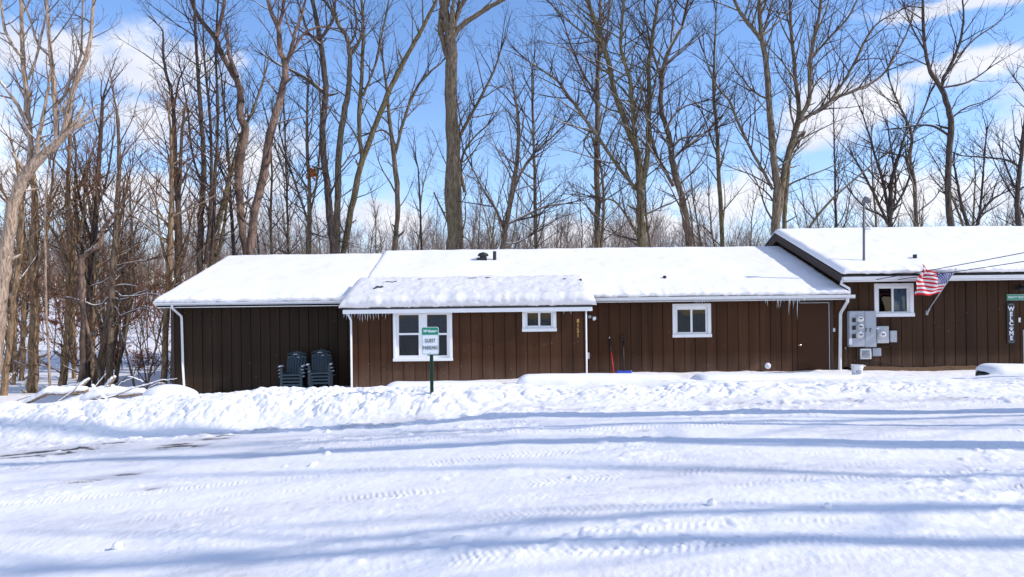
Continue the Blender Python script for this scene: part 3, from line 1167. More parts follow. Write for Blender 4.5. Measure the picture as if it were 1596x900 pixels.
# snow on the roofs
roof_snow('roof_snow', XL0 - .30, XL1 - .02, [(YE - .04, 2.07), (YR, 3.60), (YB, 2.07)], .17, house, 11, lump=.01)
roof_snow('roof_snow', XL1 - .16, XM1 - .01, [(YE - .02, 2.08), (YR, 3.71), (YB, 2.07)], .16, house, 14, lump=.012)
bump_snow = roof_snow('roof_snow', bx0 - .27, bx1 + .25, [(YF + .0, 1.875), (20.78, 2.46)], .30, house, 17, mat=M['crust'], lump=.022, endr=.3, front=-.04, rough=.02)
# dark ice line where the shingle edge shows under the sliding snow
mb = MB()
mb.box(bx0 - .15, bx1 + .1, YF - .022, YF + .012, 1.836, 1.874, .006)
mb.build('ice_edge', M['shingle'], house)
# patches where the sliding snow has cracked open and the shingles show


def bare_patch(target, x, y, wx, wy, seed, parent):
    from mathutils.bvhtree import BVHTree
    me_ = target.data
    off = wloc(target)
    bv = BVHTree.FromPolygons([tuple(Vector(v.co) + off) for v in me_.vertices], [tuple(p.vertices) for p in me_.polygons])
    rr = random.Random(seed)
    ring, vs = 12, []
    for i in range(ring):
        a = 2 * math.pi * i / ring
        q = rr.uniform(.5, 1.1)
        px, py = x + wx * math.cos(a) * q, y + wy * math.sin(a) * q
        h = bv.ray_cast(Vector((px, py, 9)), Vector((0, 0, -1)))[0]
        vs.append((px, py, (h.z if h else 2.5) + .012))
    h = bv.ray_cast(Vector((x, y, 9)), Vector((0, 0, -1)))[0]
    vs.append((x, y, (h.z if h else 2.5) + .02))
    low = [(a, b, c - .06) for a, b, c in vs[:-1]]
    mb = MB()
    mb.add(vs + low, [(i, (i + 1) % ring, ring) for i in range(ring)] + [(i, ring + 1 + i, ring + 1 + (i + 1) % ring, (i + 1) % ring) for i in range(ring)])
    mb.build('bare_patch', M['shingle'], parent)


for (px, yv, wx, wy, sd) in [(591, 19.75, .13, .10, 1), (584, 19.6, .06, .05, 2), (606, 20.2, .18, .035, 3), (616, 20.25, .08, .03, 7), (738, 20.45, .16, .022, 4), (760, 20.5, .10, .016, 5), (905, 20.25, .045, .16, 6), (880, 20.35, .05, .04, 8), (655, 20.4, .07, .015, 9)]:
    bare_patch(bump_snow, at(px, 440, yv).x, yv, wx, wy, sd, house)
# windows
gl = [rect(a, b, c, d, YBO) for a, b, c, d in ((621.5, 652.5, 489.5, 519.5), (621.5, 652.5, 522.5, 554.5), (665.5, 696.5, 489.5, 519.5), (665.5, 696.5, 522.5, 554.5))]
w = window(house, *w1, YBO, gl, trim=.075, curtain=[(gl[0][0] - .05, gl[0][1] + .05, gl[0][2] - .02, gl[0][3] + .04, M['blind'], 'blind'), (gl[2][0] - .05, gl[2][1] + .05, gl[2][2] - .02, gl[2][3] + .04, M['blind'], 'blind')])
w['label'] = 'large double window of four dark panes'
gl = [rect(a, b, c, d, YBO) for a, b, c, d in ((822, 839, 488, 508), (842, 859, 488, 508))]
w = window(house, *w2, YBO, gl, trim=.085)
w['label'] = 'small square sliding window under the bump-out eave'
gl = [rect(a, b, c, d, YW) for a, b, c, d in ((1056, 1076.5, 483, 518), (1079.5, 1100, 483, 518))]
w = window(house, *w3, YW, gl, trim=.09)
w['label'] = 'sliding window of two panes under icicles'
# door
mb = MB()
mb.box(dr[0], dr[1], YW - .03, YW + .02, -.7, dr[3], .004)
door = mb.build('door', M['door'], house)
mb = MB()
mb.box(dr[0] + .06, dr[1] + .02, YW - .042, YW + .01, dr[3] + .003, dr[3] + .022)
mb.box(dr[1] + .003, dr[1] + .022, YW - .042, YW + .01, -.6, dr[3])
mb.build('door_trim', M['steel'], door)
mb = MB()
mb.box(dr[1] + .05, dr[1] + .12, YW - .03, YW + .01, -.6, dr[3] + .12)
mb.box(dr[0] - .06, dr[1] + .12, YW - .031, YW + .01, dr[3] + .04, dr[3] + .121)
mb.build('door_frame', M['trim_brown'], door)
p = at(1246.5, 538, YW - .03)
mb = MB()
mb.lathe([(.032, 0), (.032, .008), (.013, .012), (.013, .035), (.028, .045), (.03, .06), (.02, .075), (.004, .078)], p, 'y', 16)
mb.build('door_knob', M['chrome'], door, smooth=True)
# downspouts
mb = MB()
a = at(268, 480, YE - .06)
b = at(283, 494, YW - .07)
downspout([(a.x, a.y, 2.02), a, (b.x - .01, b.y, b.z + .02), (b.x, b.y, b.z - .06), (b.x + .02, b.y, .3), (b.x + .06, b.y, -.55)], house)
a = at(541, 489, YF + .02)
b = at(547, 500, YBO - .06)
downspout([(a.x, a.y, 1.74), (a.x + .02, a.y + .05, 1.70), (b.x, b.y, b.z), (b.x, b.y, b.z - .06), (b.x, b.y, -.5)], house, w=.045)
a = at(913.5, 500, YBO - .06)
downspout([(a.x, YF + .05, 1.74), (a.x, a.y, 1.68), (a.x, a.y, .6), (a.x, a.y, -.5)], house, w=.032)
a = at(1321, 468, YE - .06)
b = at(1310, 488, YW - .07)
downspout([(a.x, a.y, 2.0), (a.x, a.y, 1.9), (b.x + .02, b.y, b.z + .02), (b.x, b.y, b.z - .05), (b.x - .02, b.y, .5), (b.x - .04, b.y, -.25)], house, w=.06)
# vents on the roof
q = at(771, 403, 24.1)
vent_pipe(771, 392.0, 404, 23.5, .055, house)
vent_pipe(1036, 430.0, 438, 21.2, .05, house)
p = at(753, 403, 23.5)
mb = MB()
mb.lathe([(.11, -.3), (.11, .06), (.17, .07), (.18, .10), (.14, .16), (.05, .19), (.005, .2)], p, 'z', 18)
mb.box(p.x - .2, p.x + .12, p.y - .12, p.y + .1, p.z - .25, p.z + .02)
mb.build('roof_vent', M['black'], house)
# icicles
for (px, L) in [(1083, .14), (1086, .2), (1090, .12), (1094, .16), (1098, .1), (1103, .12), (1193, .14), (1196, .22), (1211, .28), (1213.5, .30), (1216.5, .26), (1229.5, .50), (1232, .2), (1236, .30), (1239, .16), (1242.5, .62), (1246, .15), (1206, .1), (1222, .12), (1254, .1), (1265, .08)]:
    p = at(px, 470, YE - .1)
    icicle(p.x, YE - .105, 1.99, L * .9, .006 + .011 * L, house)
for (px, L) in [(536, .12), (540, .16), (553, .10), (558, .14), (561, .2), (565, .24), (569, .18), (573, .22), (577, .16), (582, .20), (586, .12), (590, .18), (596, .10), (601, .15), (606, .06), (548, .18), (545, .12), (879, .08), (890, .1)]:
    p = at(px, 490, YF - .02)
    icicle(p.x, YF - .02, 1.735, L, .007 + .016 * L, house)
# house number on the bump-out
for i, ch in enumerate('8121'):
    p = at(900.8, 500.5 + 7.6 * i, YBO - .008)
    text_mesh('house_number', ch, .135, p, M['brass'], house, bold=.004, depth=.004)
# small fittings on the low house
p = at(919, 494, YW - .02)
fl = MB()
fl.lathe([(.045, 0), (.045, .03), (.02, .035)], p, 'y', 12)
fl.tube([p + Vector((0, -.03, 0)), p + Vector((.06, -.12, -.02))], [.014, .014], 6)
fl.tube([p + Vector((.05, -.10, -.015)), p + Vector((.08, -.15, -.03)), p + Vector((.11, -.21, -.05))], [.03, .035, .058], 12)
tag(fl.build('flood_light', M['sign_white']), 'small white flood light under the eave right of the bump-out corner', 'outdoor light')
p = at(917, 554.5, YW - .01)
mb = MB()
mb.box(p.x - .05, p.x + .03, YW - .05, YW - .002, p.z - .09, p.z + .09, .012)
tag(mb.build('outlet_cover', M['sign_white']), 'white weatherproof outlet cover beside the thin white corner downspout', 'outlet cover')
p = at(1196.5, 570.5, YW - .002)
mb = MB()
mb.lathe([(.085, 0), (.085, .02), (.07, .035), (.05, .05), (.045, .09), (.012, .10)], p, 'y', 20)
tag(mb.build('wall_vent', M['sign_white'], smooth=False), 'round white vent cap low on the wall left of the brown door', 'vent cap')
p = at(1299.5, 514.5, YW - .002)
mb = MB()
mb.box(p.x - .035, p.x + .035, YW - .03, YW - .001, p.z - .055, p.z + .055, .008)
mb.cur = 1
mb.box(p.x - .015, p.x + .015, YW - .036, YW - .0305, p.z - .02, p.z + .03, .003)
tag(mb.build('doorbell', [M['greybox2'], M['sign_white']]), 'small square pale doorbell box between the brown door and the white downspout', 'doorbell')

# ------------------------------------------------------------------ taller house on the right
rh = thing('taller_house', 'taller brown board house at the right with snow roof and small white window', 'house', (14, 22, -0.1))
XR0, XR1 = 9.23, 24.0
YE2 = 19.95
w4 = rect(1362, 1423, 442, 494, YW)
w4x = (w4[0] + .03, w4[1] - .03, w4[2] + .03, w4[3] - .03)
siding('wall', XR0, XR1, .08, 2.72, YW - .012, M['siding_dark'], rh, [w4x], board=.3, phase=.05)
mb = MB()
mb.box(XR0 + .01, XR1, YW + .02, YW + .2, -.5, .078)
mb.build('foundation', M['trim_brown'], rh)
mb = MB()
mb.prism([(YW + .02, -.3), (29.3, -.3), (29.3, 2.6), (YR, 4.12), (YW + .02, 2.6)], XR0, XR0 + .1)
mb.box(XR0 + .11, XR1, 29.2, 29.3, -.3, 2.6)
mb.prism([(YW + .02, -.3), (29.3, -.3), (29.3, 2.6), (YR, 4.12), (YW + .02, 2.6)], XR1 - .1, XR1)
mb.build('wall', M['siding_dark'], rh)
mb = MB()
mb.prism([(YE2, 2.62), (YR, 4.28), (YB, 2.62), (YB, 2.50), (YR, 4.16), (YE2, 2.50)], XR0 - .17, XR1 + .3)
mb.build('roof', M['shingle'], rh)
mb = MB()     # barge board along the rake
mb.prism([(YE2 - .02, 2.605), (YR, 4.265), (YB, 2.6), (YB, 2.38), (YR, 4.035), (YE2 - .02, 2.385)], XR0 - .215, XR0 - .173)
mb.build('barge_board', M['trim_brown'], rh)
mb = MB()
mb.box(XR0 - .17, XR1 + .3, YE2 + .001, YE2 + .02, 2.43, 2.55)
mb.build('fascia', M['white'], rh)
gutter(XR0 - .22, XR1 + .3, YE2 - .112, 2.462, rh, h=.105, d=.11)
roof_snow('roof_snow', XR0 - .26, XR1 + .32, [(YE2 - .06, 2.64), (YR, 4.30), (YB, 2.64)], .155, rh, 23, lump=.014)
gl = [rect(a, b, c, d, YW) for a, b, c, d in ((1370, 1390, 450, 486), (1393, 1414, 450, 486))]
w = window(rh, *w4, YW - .012, gl, trim=.10, curtain=[(gl[1][0] - .03, gl[1][1] + .03, gl[1][2] - .03, gl[1][3] + .03, M['curtain'], 'curtain')])
w['label'] = 'white sliding window with a pale curtain in its right half'
a = at(1313.5, 437, YE2 - .06)
b = at(1315, 462, YW - .1)
downspout([(a.x, a.y, 2.48), (a.x, a.y + .1, 2.38), (b.x, YE2 + .03, 2.25), (b.x + .01, YE2 + .02, 2.12)], rh, w=.06)
vent_pipe(1426, 397.0, 405, 20.9, .055, rh)
mb = MB()      # skirt of bare soil and leaves along the foundation
n = 120
vs, fs = [], []
for i in range(n + 1):
    x = 9.35 + 7.0 * i / n
    e = .25 + .22 * float(vn(np.array([x * 2.1]), np.array([1.0]), 9)[0])
    base = max(surf_z(x, 20.2), surf_z(x, 20.0)) + .02
    for k, yv in enumerate((YW + .02, YW - .1, YW - e * .6, YW - e)):
        vs.append((x, yv, base + (.06, .045, .03, -.03)[k] + .015 * float(vn(np.array([x * 9]), np.array([yv * 9]), 3)[0])))
for i in range(n):
    for k in range(3):
        fs.append((i * 4 + k, i * 4 + k + 1, i * 4 + k + 5, i * 4 + k + 4))
mb.add(vs, fs)
tag(mb.build('leaf_litter', M['soil'], smooth=True), kind='stuff')

# service mast through the right roof
ml = at(1346, 407, 20.7)
mt = at(1346.5, 316, 20.7)
mast = thing('service_mast', 'thin grey electric service mast standing out of the right roof', 'service mast', ml)
mb = MB()
mb.tube([(ml.x, ml.y, ml.z - .5), (mt.x, mt.y, mt.z)], [.034, .034], 10)
mb.build('pipe', M['mast'], mast, smooth=True)
mb = MB()
mb.tube([(mt.x, mt.y, mt.z - .03), (mt.x, mt.y, mt.z + .03), (mt.x + .05, mt.y, mt.z + .10), (mt.x + .13, mt.y, mt.z + .07), (mt.x + .17, mt.y, mt.z - .01)], [.05, .065, .085, .08, .05], 10)
mb.build('weather_head', M['mast'], mast, smooth=True)
mb = MB()
mb.tube([(mt.x, mt.y - .035, mt.z - .75), (mt.x + .16, mt.y - .05, mt.z - .76)], [.015, .012], 6)
mb.build('wire_bracket', M['steel'], mast)

# ------------------------------------------------------------------ meters and boxes on the right wall
YM = YW - .012


def wall_box(mb, px0, px1, py0, py1, depth, bev=.012, y=YM):
    r_ = rect(px0, px1, py0, py1, y)
    mb.box(r_[0], r_[1], y - depth, y - .003, r_[2], r_[3], bev)
    return r_


def meter_glass(px, py, depth, r, parent, mat='meterglass'):
    p = at(px, py, YM - depth)
    mb = MB()
    mb.lathe([(r * 1.12, 0), (r * 1.12, .018), (r, .02), (r, .07), (r * .92, .10), (r * .6, .115), (.003, .12)], p, 'y', 22)
    o = mb.build('meter', M[mat], parent, smooth=False)
    db = MB()
    db.lathe([(r * 1.22, 0), (r * 1.22, .012), (r * 1.13, .016)], p, 'y', 22)
    db.build('meter_ring', M['steel'], o)
    db = MB()
    db.box(p.x - r * .5, p.x + r * .5, p.y - .125, p.y - .1205, p.z - .005, p.z + r * .28)
    db.build('meter_dial', M['black'], o)
    return o


mp_ = thing('electric_meter', 'large grey electric meter panel with a column of three round meters', 'electric meter', at(1340, 541, YM))
mb = MB()
r_ = wall_box(mb, 1320, 1343.5, 485, 540.5, .17)
mb.build('meter_cabinet', M['greybox'], mp_)
mb = MB()
r2 = wall_box(mb, 1344, 1361.5, 485, 541, .165)
mb.build('breaker_cabinet', M['greybox'], mp_)
for i, (py, mt_) in enumerate(((497.5, 'meterglass'), (509.5, 'greybox2'), (522.5, 'meterglass'))):
    meter_glass(1339, py, .17, .085, mp_, mt_)
    mb = MB()
    r3 = rect(1328, 1333.5, py - 1.5, py + 5, YM - .17)
    mb.box(r3[0], r3[1], YM - .195, YM - .171, r3[2], r3[3], .006)
    mb.build('breaker_window', M['black'], mp_)
for px in (1349, 1355.5):
    mb = MB()
    r3 = rect(px, px + 2.6, 512, 518, YM - .165)
    mb.box(r3[0], r3[1], YM - .18, YM - .166, r3[3] - .02, r3[3])
    mb.box(r3[0], r3[0] + .015, YM - .179, YM - .166, r3[2], r3[3] - .021)
    mb.build('latch', M['black'], mp_)
mb = MB()
r3 = rect(1323.5, 1328, 528, 537.5, YM - .17)
mb.box(r3[0], r3[1], YM - .174, YM - .1705, r3[2], r3[3])
mb.build('sticker', M['sign_white'], mp_)
m2 = thing('electric_meter', 'single square grey meter box with one round glass meter', 'electric meter', at(1372, 535, YM))
mb = MB()
wall_box(mb, 1363.5, 1382, 508.5, 535, .13)
mb.build('cabinet', M['greybox2'], m2)
meter_glass(1373.8, 521.5, .13, .088, m2)
mb = MB()
r3 = rect(1365, 1370, 511, 513, YM - .13)
mb.box(r3[0], r3[1], YM - .1335, YM - .1305, r3[2], r3[3])
mb.build('sticker', M['sign_white'], m2)
mb = MB()
r3 = wall_box(mb, 1385.5, 1395.5, 515.5, 533.5, .10)
mb.box(r3[0] - .012, r3[0] - .002, YM - .085, YM - .003, r3[2] + .02, r3[3] - .02)
mb.cur = 1
mb.box(r3[1] - .045, r3[1] - .025, YM - .108, YM - .1005, r3[2] + .14, r3[2] + .19, .003)
tag(mb.build('switch_box', [M['greybox2'], M['steel']]), 'narrow pale grey switch box rightmost of the electric boxes', 'electric box')
vh = thing('vent_hood', 'pale louvred vent hood under the large meter panel', 'vent hood', at(1348, 560, YM))
mb = MB()
r3 = wall_box(mb, 1339.5, 1356.5, 543.5, 560, .07)
mb.build('frame', M['sign_white'], vh)
mb = MB()
nl = 6
for i in range(nl):
    z = r3[2] + .04 + i * (r3[3] - r3[2] - .08) / nl
    mb.prism([(YM - .071, z), (YM - .105, z), (YM - .071, z + .03)], r3[0] + .03, r3[1] - .03)
mb.build('louvre', M['greybox2'], vh)
mb = MB()
r3 = wall_box(mb, 1359, 1372, 542.5, 555.5, .06)
for i in range(5):
    z = r3[2] + .03 + i * .035
    mb.box(r3[0] + .02, r3[1] - .02, YM - .066, YM - .0605, z, z + .012)
tag(mb.build('junction_box', M['greybox']), 'small ribbed grey box beside the louvred vent hood', 'electric box')
# conduits
mb = MB()
a = at(1337, 541, YM - .05)
b = at(1337, 575, YM - .05)
mb.tube([a, b], [.02, .02], 8)
a = at(1389, 534, YM - .04)
mb.tube([a, a + Vector((0, 0, -.09)), a + Vector((-.12, 0, -.12)), a + Vector((-.6, 0, -.12))], [.014] * 4, 6)
tag(mb.build('conduit', M['trim_brown']), 'thin dark conduit running below the meter boxes', 'conduit')
mb = MB()
a = at(1348, 563, YM - .02)
mb.tube([a, a + Vector((.5, 0, -.02)), a + Vector((.8, -.01, -.12)), a + Vector((1.6, -.01, -.22)), a + Vector((4.2, -.01, -.20))], [.010] * 5, 5)
tag(mb.build('loose_cable', M['cable']), 'loose black cable sagging along the foot of the right wall', 'cable')
mb = MB()
a = at(1317.5, 542, YM - .06)
mb.tube([a + Vector((0, .04, 0)), a, a + Vector((0, -.04, -.05))], [.02, .022, .016], 8)
tag(mb.build('faucet', M['steel']), 'small metal wall tap at the lower left corner of the meter panel', 'tap')

# ------------------------------------------------------------------ signs on the right wall
gs = thing('street_sign', 'small green MIGHTY DUCK name sign on the right wall above the black board', 'sign', at(1582, 463.5, YM))
mb = MB()
r3 = rect(1568.5, 1599, 459, 468.5, YM)
mb.box(r3[0], r3[1], YM - .02, YM - .006, r3[2], r3[3], .004)
mb.build('panel', M['green_sign'], gs)
mb = MB()
for (a, b, c, d) in ((r3[0] + .008, r3[1] - .008, r3[3] - .014, r3[3] - .008), (r3[0] + .008, r3[1] - .008, r3[2] + .008, r3[2] + .014)):
    mb.box(a, b, YM - .0215, YM - .0203, c, d)
mb.build('border', M['sign_white'], gs)
text_mesh('lettering', 'MIGHTY DUCK', .088, ((r3[0] + r3[1]) / 2, YM - .0225, (r3[2] + r3[3]) / 2), M['sign_white'], gs, bold=.002, depth=.001, xscale=.82)
wb = thing('welcome_board', 'tall narrow black WELCOME board with paw print on the right wall', 'sign', at(1574, 536, YM))
r3 = rect(1568, 1580.5, 471.5, 536, YM)
mb = MB()
mb.box(r3[0], r3[1], YM - .05, YM - .03, r3[2], r3[3], .01)
mb.box(r3[0] + .05, r3[1] - .05, YM - .0295, YM - .002, r3[2] + .2, r3[2] + .3)
mb.box(r3[0] + .05, r3[1] - .05, YM - .0295, YM - .002, r3[3] - .3, r3[3] - .2)
mb.build('panel', M['black'], wb)
cxw = (r3[0] + r3[1]) / 2
for ch, py in (('W', 482), ('E', 490), ('L', 497.3), ('C', 504.5), ('M', 519.8), ('E', 527.5)):
    text_mesh('letter', ch, .16, (cxw, YM - .052, at(1574, py, YM).z), M['sign_white'], wb, bold=.006, depth=.002)
mb = MB()
pz = at(1574, 512.3, YM).z
mb.lathe([(.034, 0), (.034, .004)], (cxw, YM - .0505, pz - .02), 'y', 14)
for (dx, dz) in ((-.045, .012), (-.017, .04), (.017, .04), (.045, .012)):
    mb.lathe([(.015, 0), (.015, .004)], (cxw + dx, YM - .0505, pz + dz), 'y', 10)
mb.build('paw_print', M['sign_white'], wb)
mb = MB()
for (zc, sg) in ((r3[3] - .07, 1), (r3[2] + .06, -1)):
    pts = [(cxw + .075 * math.cos(t), YM - .0525, zc - sg * .03 + sg * .05 * math.sin(t)) for t in [math.pi * i / 8 for i in range(9)]]
    mb.tube(pts, [.005] * 9, 5)
mb.build('scroll', M['greybox'], wb)
mb = MB()
p = at(1588.5, 499, YM)
mb.box(p.x - .03, p.x + .03, YM - .025, YM - .002, p.z - .065, p.z + .065, .008)
mb.cur = 1
mb.lathe([(.014, 0), (.012, .006)], (p.x, YM - .0255, p.z - .03), 'y', 12)
tag(mb.build('doorbell', [M['sign_white'], M['greybox']]), 'slim white doorbell right of the black welcome board', 'doorbell')
lan = thing('wall_lantern', 'dark wall lantern above the green name sign at the right edge', 'outdoor light', at(1586, 449, YM))
p = at(1586, 449, YM)
mb = MB()
mb.box(p.x - .06, p.x + .06, YM - .025, YM - .002, p.z - .07, p.z + .07, .01)
mb.tube([p + Vector((0, -.02, .03)), p + Vector((0, -.12, .07)), p + Vector((0, -.16, .04))], [.012] * 3, 6)
mb.build('bracket', M['black'], lan)
mb = MB()
mb.lathe([(.02, .05), (.13, .0), (.14, -.03), (.10, -.035), (.10, -.06), (.03, -.08)], p + Vector((0, -.16, 0)), 'z', 14)
mb.build('shade', M['black'], lan)
# white door casing just entering the frame on the right
mb = MB()
p = at(1597.5, 520, YM)
q = at(1597, 575, YM)
mb.box(p.x - .06, p.x + .04, YM - .05, YM - .002, q.z, p.z + .1, .005)
mb.box(p.x + .041, p.x + 1.0, YM - .03, YM - .002, q.z, 1.95, .004)
mb.box(p.x + 1.001, p.x + 1.09, YM - .05, YM - .002, q.z, 2.02, .005)
mb.build('door_casing', M['white'], rh)

# ------------------------------------------------------------------ flag on its pole
fb = at(1444.5, 487.5, YM)
ft = at(1490, 420, YM - .75)
flag = thing('wall_flag', 'American flag flying leftward from a slanted pole on the right house wall', 'flag', fb)
mb = MB()
mb.box(fb.x - .035, fb.x + .035, YM - .02, YM - .002, fb.z - .07, fb.z + .06, .006)
mb.tube([fb + Vector((0, -.015, -.02)), fb + (ft - fb) * .10], [.026, .026], 10)
mb.build('bracket', M['steel'], flag)
mb = MB()
mb.tube([fb + (ft - fb) * .02, ft], [.0125, .0125], 8)
mb.lathe([(.004, -.02), (.02, -.01), (.024, .012), (.012, .03), (.002, .034)], ft, 'z', 10)
mb.build('pole', M['greybox2'], flag, smooth=True)


def flag_material():
    m, nt, b = new_mat('flag_cloth')
    uv = nd(nt, 'ShaderNodeUVMap', uv_map='UVMap')
    sp = nd(nt, 'ShaderNodeSeparateXYZ')
    nt.links.new(uv.outputs[0], sp.inputs[0])

    def mm(op, a, b_=None):
        n = nd(nt, 'ShaderNodeMath', operation=op)
        for i, q in enumerate((a, b_)):
            if q is None:
                continue
            if isinstance(q, (int, float)):
                n.inputs[i].default_value = q
            else:
                nt.links.new(q, n.inputs[i])
        return n.outputs[0]
    u, v = sp.outputs['X'], sp.outputs['Y']          # u 0 at hoist, v 1 at top
    st = mm('GREATER_THAN', mm('FRACT', mm('MULTIPLY', mm('SUBTRACT', 1.0, v), 6.5)), 0.5)
    mx = nd(nt, 'ShaderNodeMixRGB')
    mx.inputs[1].default_value = (0.66, 0.006, 0.03, 1)
    mx.inputs[2].default_value = (0.80, 0.80, 0.82, 1)
    nt.links.new(st, mx.inputs[0])
    can = mm('MULTIPLY', mm('LESS_THAN', u, 0.42), mm('GREATER_THAN', v, 6 / 13))
    mc = nd(nt, 'ShaderNodeMixRGB')
    mc.inputs[2].default_value = (0.018, 0.035, 0.26, 1)
    nt.links.new(can, mc.inputs[0])
    nt.links.new(mx.outputs[0], mc.inputs[1])
    # stars: staggered rows
    su = mm('MULTIPLY', mm('DIVIDE', u, 0.42), 6.0)
    sv = mm('MULTIPLY', mm('DIVIDE', mm('SUBTRACT', v, 6 / 13), 7 / 13), 9.0)
    row = mm('FLOOR', sv)
    odd = mm('MULTIPLY', mm('MODULO', row, 2.0), 0.5)
    fu = mm('SUBTRACT', mm('FRACT', mm('ADD', su, odd)), 0.5)
    fv = mm('MULTIPLY', mm('SUBTRACT', mm('FRACT', sv), 0.5), 0.62)
    rr = mm('SQRT', mm('ADD', mm('MULTIPLY', fu, fu), mm('MULTIPLY', fv, fv)))
    ang = mm('ARCTAN2', fu, fv)
    star = mm('LESS_THAN', rr, mm('ADD', 0.22, mm('MULTIPLY', mm('COSINE', mm('MULTIPLY', ang, 5.0)), 0.09)))
    ms = nd(nt, 'ShaderNodeMixRGB')
    ms.inputs[2].default_value = (0.8, 0.8, 0.82, 1)
    nt.links.new(mm('MULTIPLY', star, can), ms.inputs[0])
    nt.links.new(mc.outputs[0], ms.inputs[1])
    nt.links.new(ms.outputs[0], b.inputs['Base Color'])
    b.inputs['Roughness'].default_value = 0.7
    # thin cloth lets light through
    tl = nd(nt, 'ShaderNodeBsdfTranslucent')
    nt.links.new(ms.outputs[0], tl.inputs[0])
    mxs = nd(nt, 'ShaderNodeMixShader', Fac=0.3)
    out = [n for n in nt.nodes if n.type == 'OUTPUT_MATERIAL'][0]
    nt.links.new(b.outputs[0], mxs.inputs[1])
    nt.links.new(tl.outputs[0], mxs.inputs[2])
    nt.links.new(mxs.outputs[0], out.inputs[0])
    return m


h1 = fb + (ft - fb) * .93
h0 = fb + (ft - fb) * .46
nu, nv = 60, 34
me = bpy.data.meshes.new('cloth')
vs, fs, uvs = [], [], []
e1 = at(1427, 411, YM - 1.2)
e0 = at(1430, 461, YM - 1.15)
for i in range(nu + 1):
    u = i / nu
    for j in range(nv + 1):
        v = j / nv
        a = h0.lerp(h1, v)
        b = e0.lerp(e1, v)
        p = a.lerp(b, u)
        p.z -= .10 * math.sin(math.pi * u) * (0.25 + .75 * v)                    # belly
        w_ = u ** .8
        p.y += w_ * (.15 * math.sin(8.5 * u + 2.6 * v + .4) + .05 * math.sin(17 * u - 6 * v))
        p.x += w_ * (.04 * math.sin(9 * v + 6 * u) + .05 * math.sin(4 * v - 2))
        p.z += w_ * (.025 * math.sin(10 * u + 3 * v))
        # the upper fly corner is folded over by the wind
        k = max(0, (u - .6)) * v * v
        p.z -= k * .10
        vs.append(p - fb)
        uvs.append((u, v))
for i in range(nu):
    for j in range(nv):
        a = i * (nv + 1) + j
        fs.append((a, a + nv + 1, a + nv + 2, a + 1))
me.from_pydata(vs, [], fs)
uvl = me.uv_layers.new(name='UVMap')
for lp in me.loops:
    uvl.data[lp.index].uv = uvs[lp.vertex_index]
me.polygons.foreach_set('use_smooth', [True] * len(me.polygons))
me.materials.append(flag_material())
cl = bpy.data.objects.new('cloth', me)
COL.objects.link(cl)
cl.parent = flag
sm = cl.modifiers.new('thickness', 'SOLIDIFY')
sm.thickness = .004

# service wires from the right eave to a pole beside the lot
tp = at(1660, 372, 14.0)
for (px, py, zoff, lab) in ((1366, 436, 0.0, 'upper of two dark service wires rising right from the eave'), (1400, 436, -.16, 'lower of two dark service wires rising right from the eave')):
    a = at(px, py, YE2 - .13)
    b = Vector((15.0, 14.0, 3.75 + zoff * 2.2))
    pts = []
    for i in range(21):
        t = i / 20
        p = a.lerp(b, t)
        p.z -= .25 * t * (1 - t)
        pts.append(p)
    mb = MB()
    mb.tube(pts, [.011] * 21, 5)
    tag(mb.build('service_wire', M['cable']), lab, 'wire')
up = thing('utility_pole', 'round wooden pole holding the two service wires beside the lot', 'utility pole', (15.05, 14.0, gz(15.05, 14)))
mb = MB()
mb.tube([(15.06, 14.0, gz(15.05, 14) - .2), (15.06, 14.0, 4.4)], [.09, .07], 12)
mb.build('post', M['bark_dark'], up)
mb = MB()
mb.box(14.97, 15.0, 13.96, 14.04, 3.3, 3.9)
mb.build('bracket', M['steel'], up)

# ================================================================== THINGS ROUND THE HOUSE
# ---- guest parking sign in the bank
YS = 13.75
sg = thing('parking_sign', 'green and white Welcome GUEST PARKING sign on a dark green post in the snow bank', 'sign', (at(670, 600, YS).x, YS, gz(-1.5, YS)))
r3 = rect(657, 684, 510, 553, YS)


def rrect(x0, x1, z0, z1, r, n=6):
    pts = []
    for (cx, cz, a0) in ((x1 - r, z1 - r, 0), (x0 + r, z1 - r, 90), (x0 + r, z0 + r, 180), (x1 - r, z0 + r, 270)):
        for i in range(n + 1):
            a = R(a0 + 90 * i / n)
            pts.append((cx + r * math.cos(a), cz + r * math.sin(a)))
    return pts


mb = MB()
mb.prism(rrect(r3[0], r3[1], r3[2], r3[3], .035), YS - .004, YS, 'y')
recalc(mb.build('panel', M['sign_white'], sg))
mb = MB()
# green border line and header
o_, w_ = .008, .007
out = rrect(r3[0] + o_, r3[1] - o_, r3[2] + o_, r3[3] - o_, .03)
inn = rrect(r3[0] + o_ + w_, r3[1] - o_ - w_, r3[2] + o_ + w_, r3[3] - o_ - w_, .024)
n = len(out)
for ya in (YS - .0065,):
    vs = [(a, ya, b) for a, b in out] + [(a, ya, b) for a, b in inn]
    mb.add(vs, [(i, n + i, n + (i + 1) % n, (i + 1) % n) for i in range(n)])
hz = r3[3] - (r3[3] - r3[2]) * .285
top = [p for p in rrect(r3[0] + o_ + .001, r3[1] - o_ - .001, hz - .06, r3[3] - o_ - .001, .029)]
top = [(a, max(b, hz)) for a, b in top]
mb.add([(a, YS - .0068, b) for a, b in top], [tuple(range(n - 1, -1, -1))])
mb.build('border', M['green_sign'], sg)
cxs = (r3[0] + r3[1]) / 2
text_mesh('header_lettering', 'Welcome', .066, (cxs, YS - .0085, (hz + r3[3]) / 2 - .004), M['sign_white'], sg, shear=.25, bold=.0028, depth=.001)
Hs = r3[3] - r3[2]
text_mesh('lettering', 'GUEST', .098, (cxs, YS - .0085, r3[2] + Hs * .50), M['green_post'], sg, bold=.0018, depth=.001, xscale=.62, spacing=1.15)
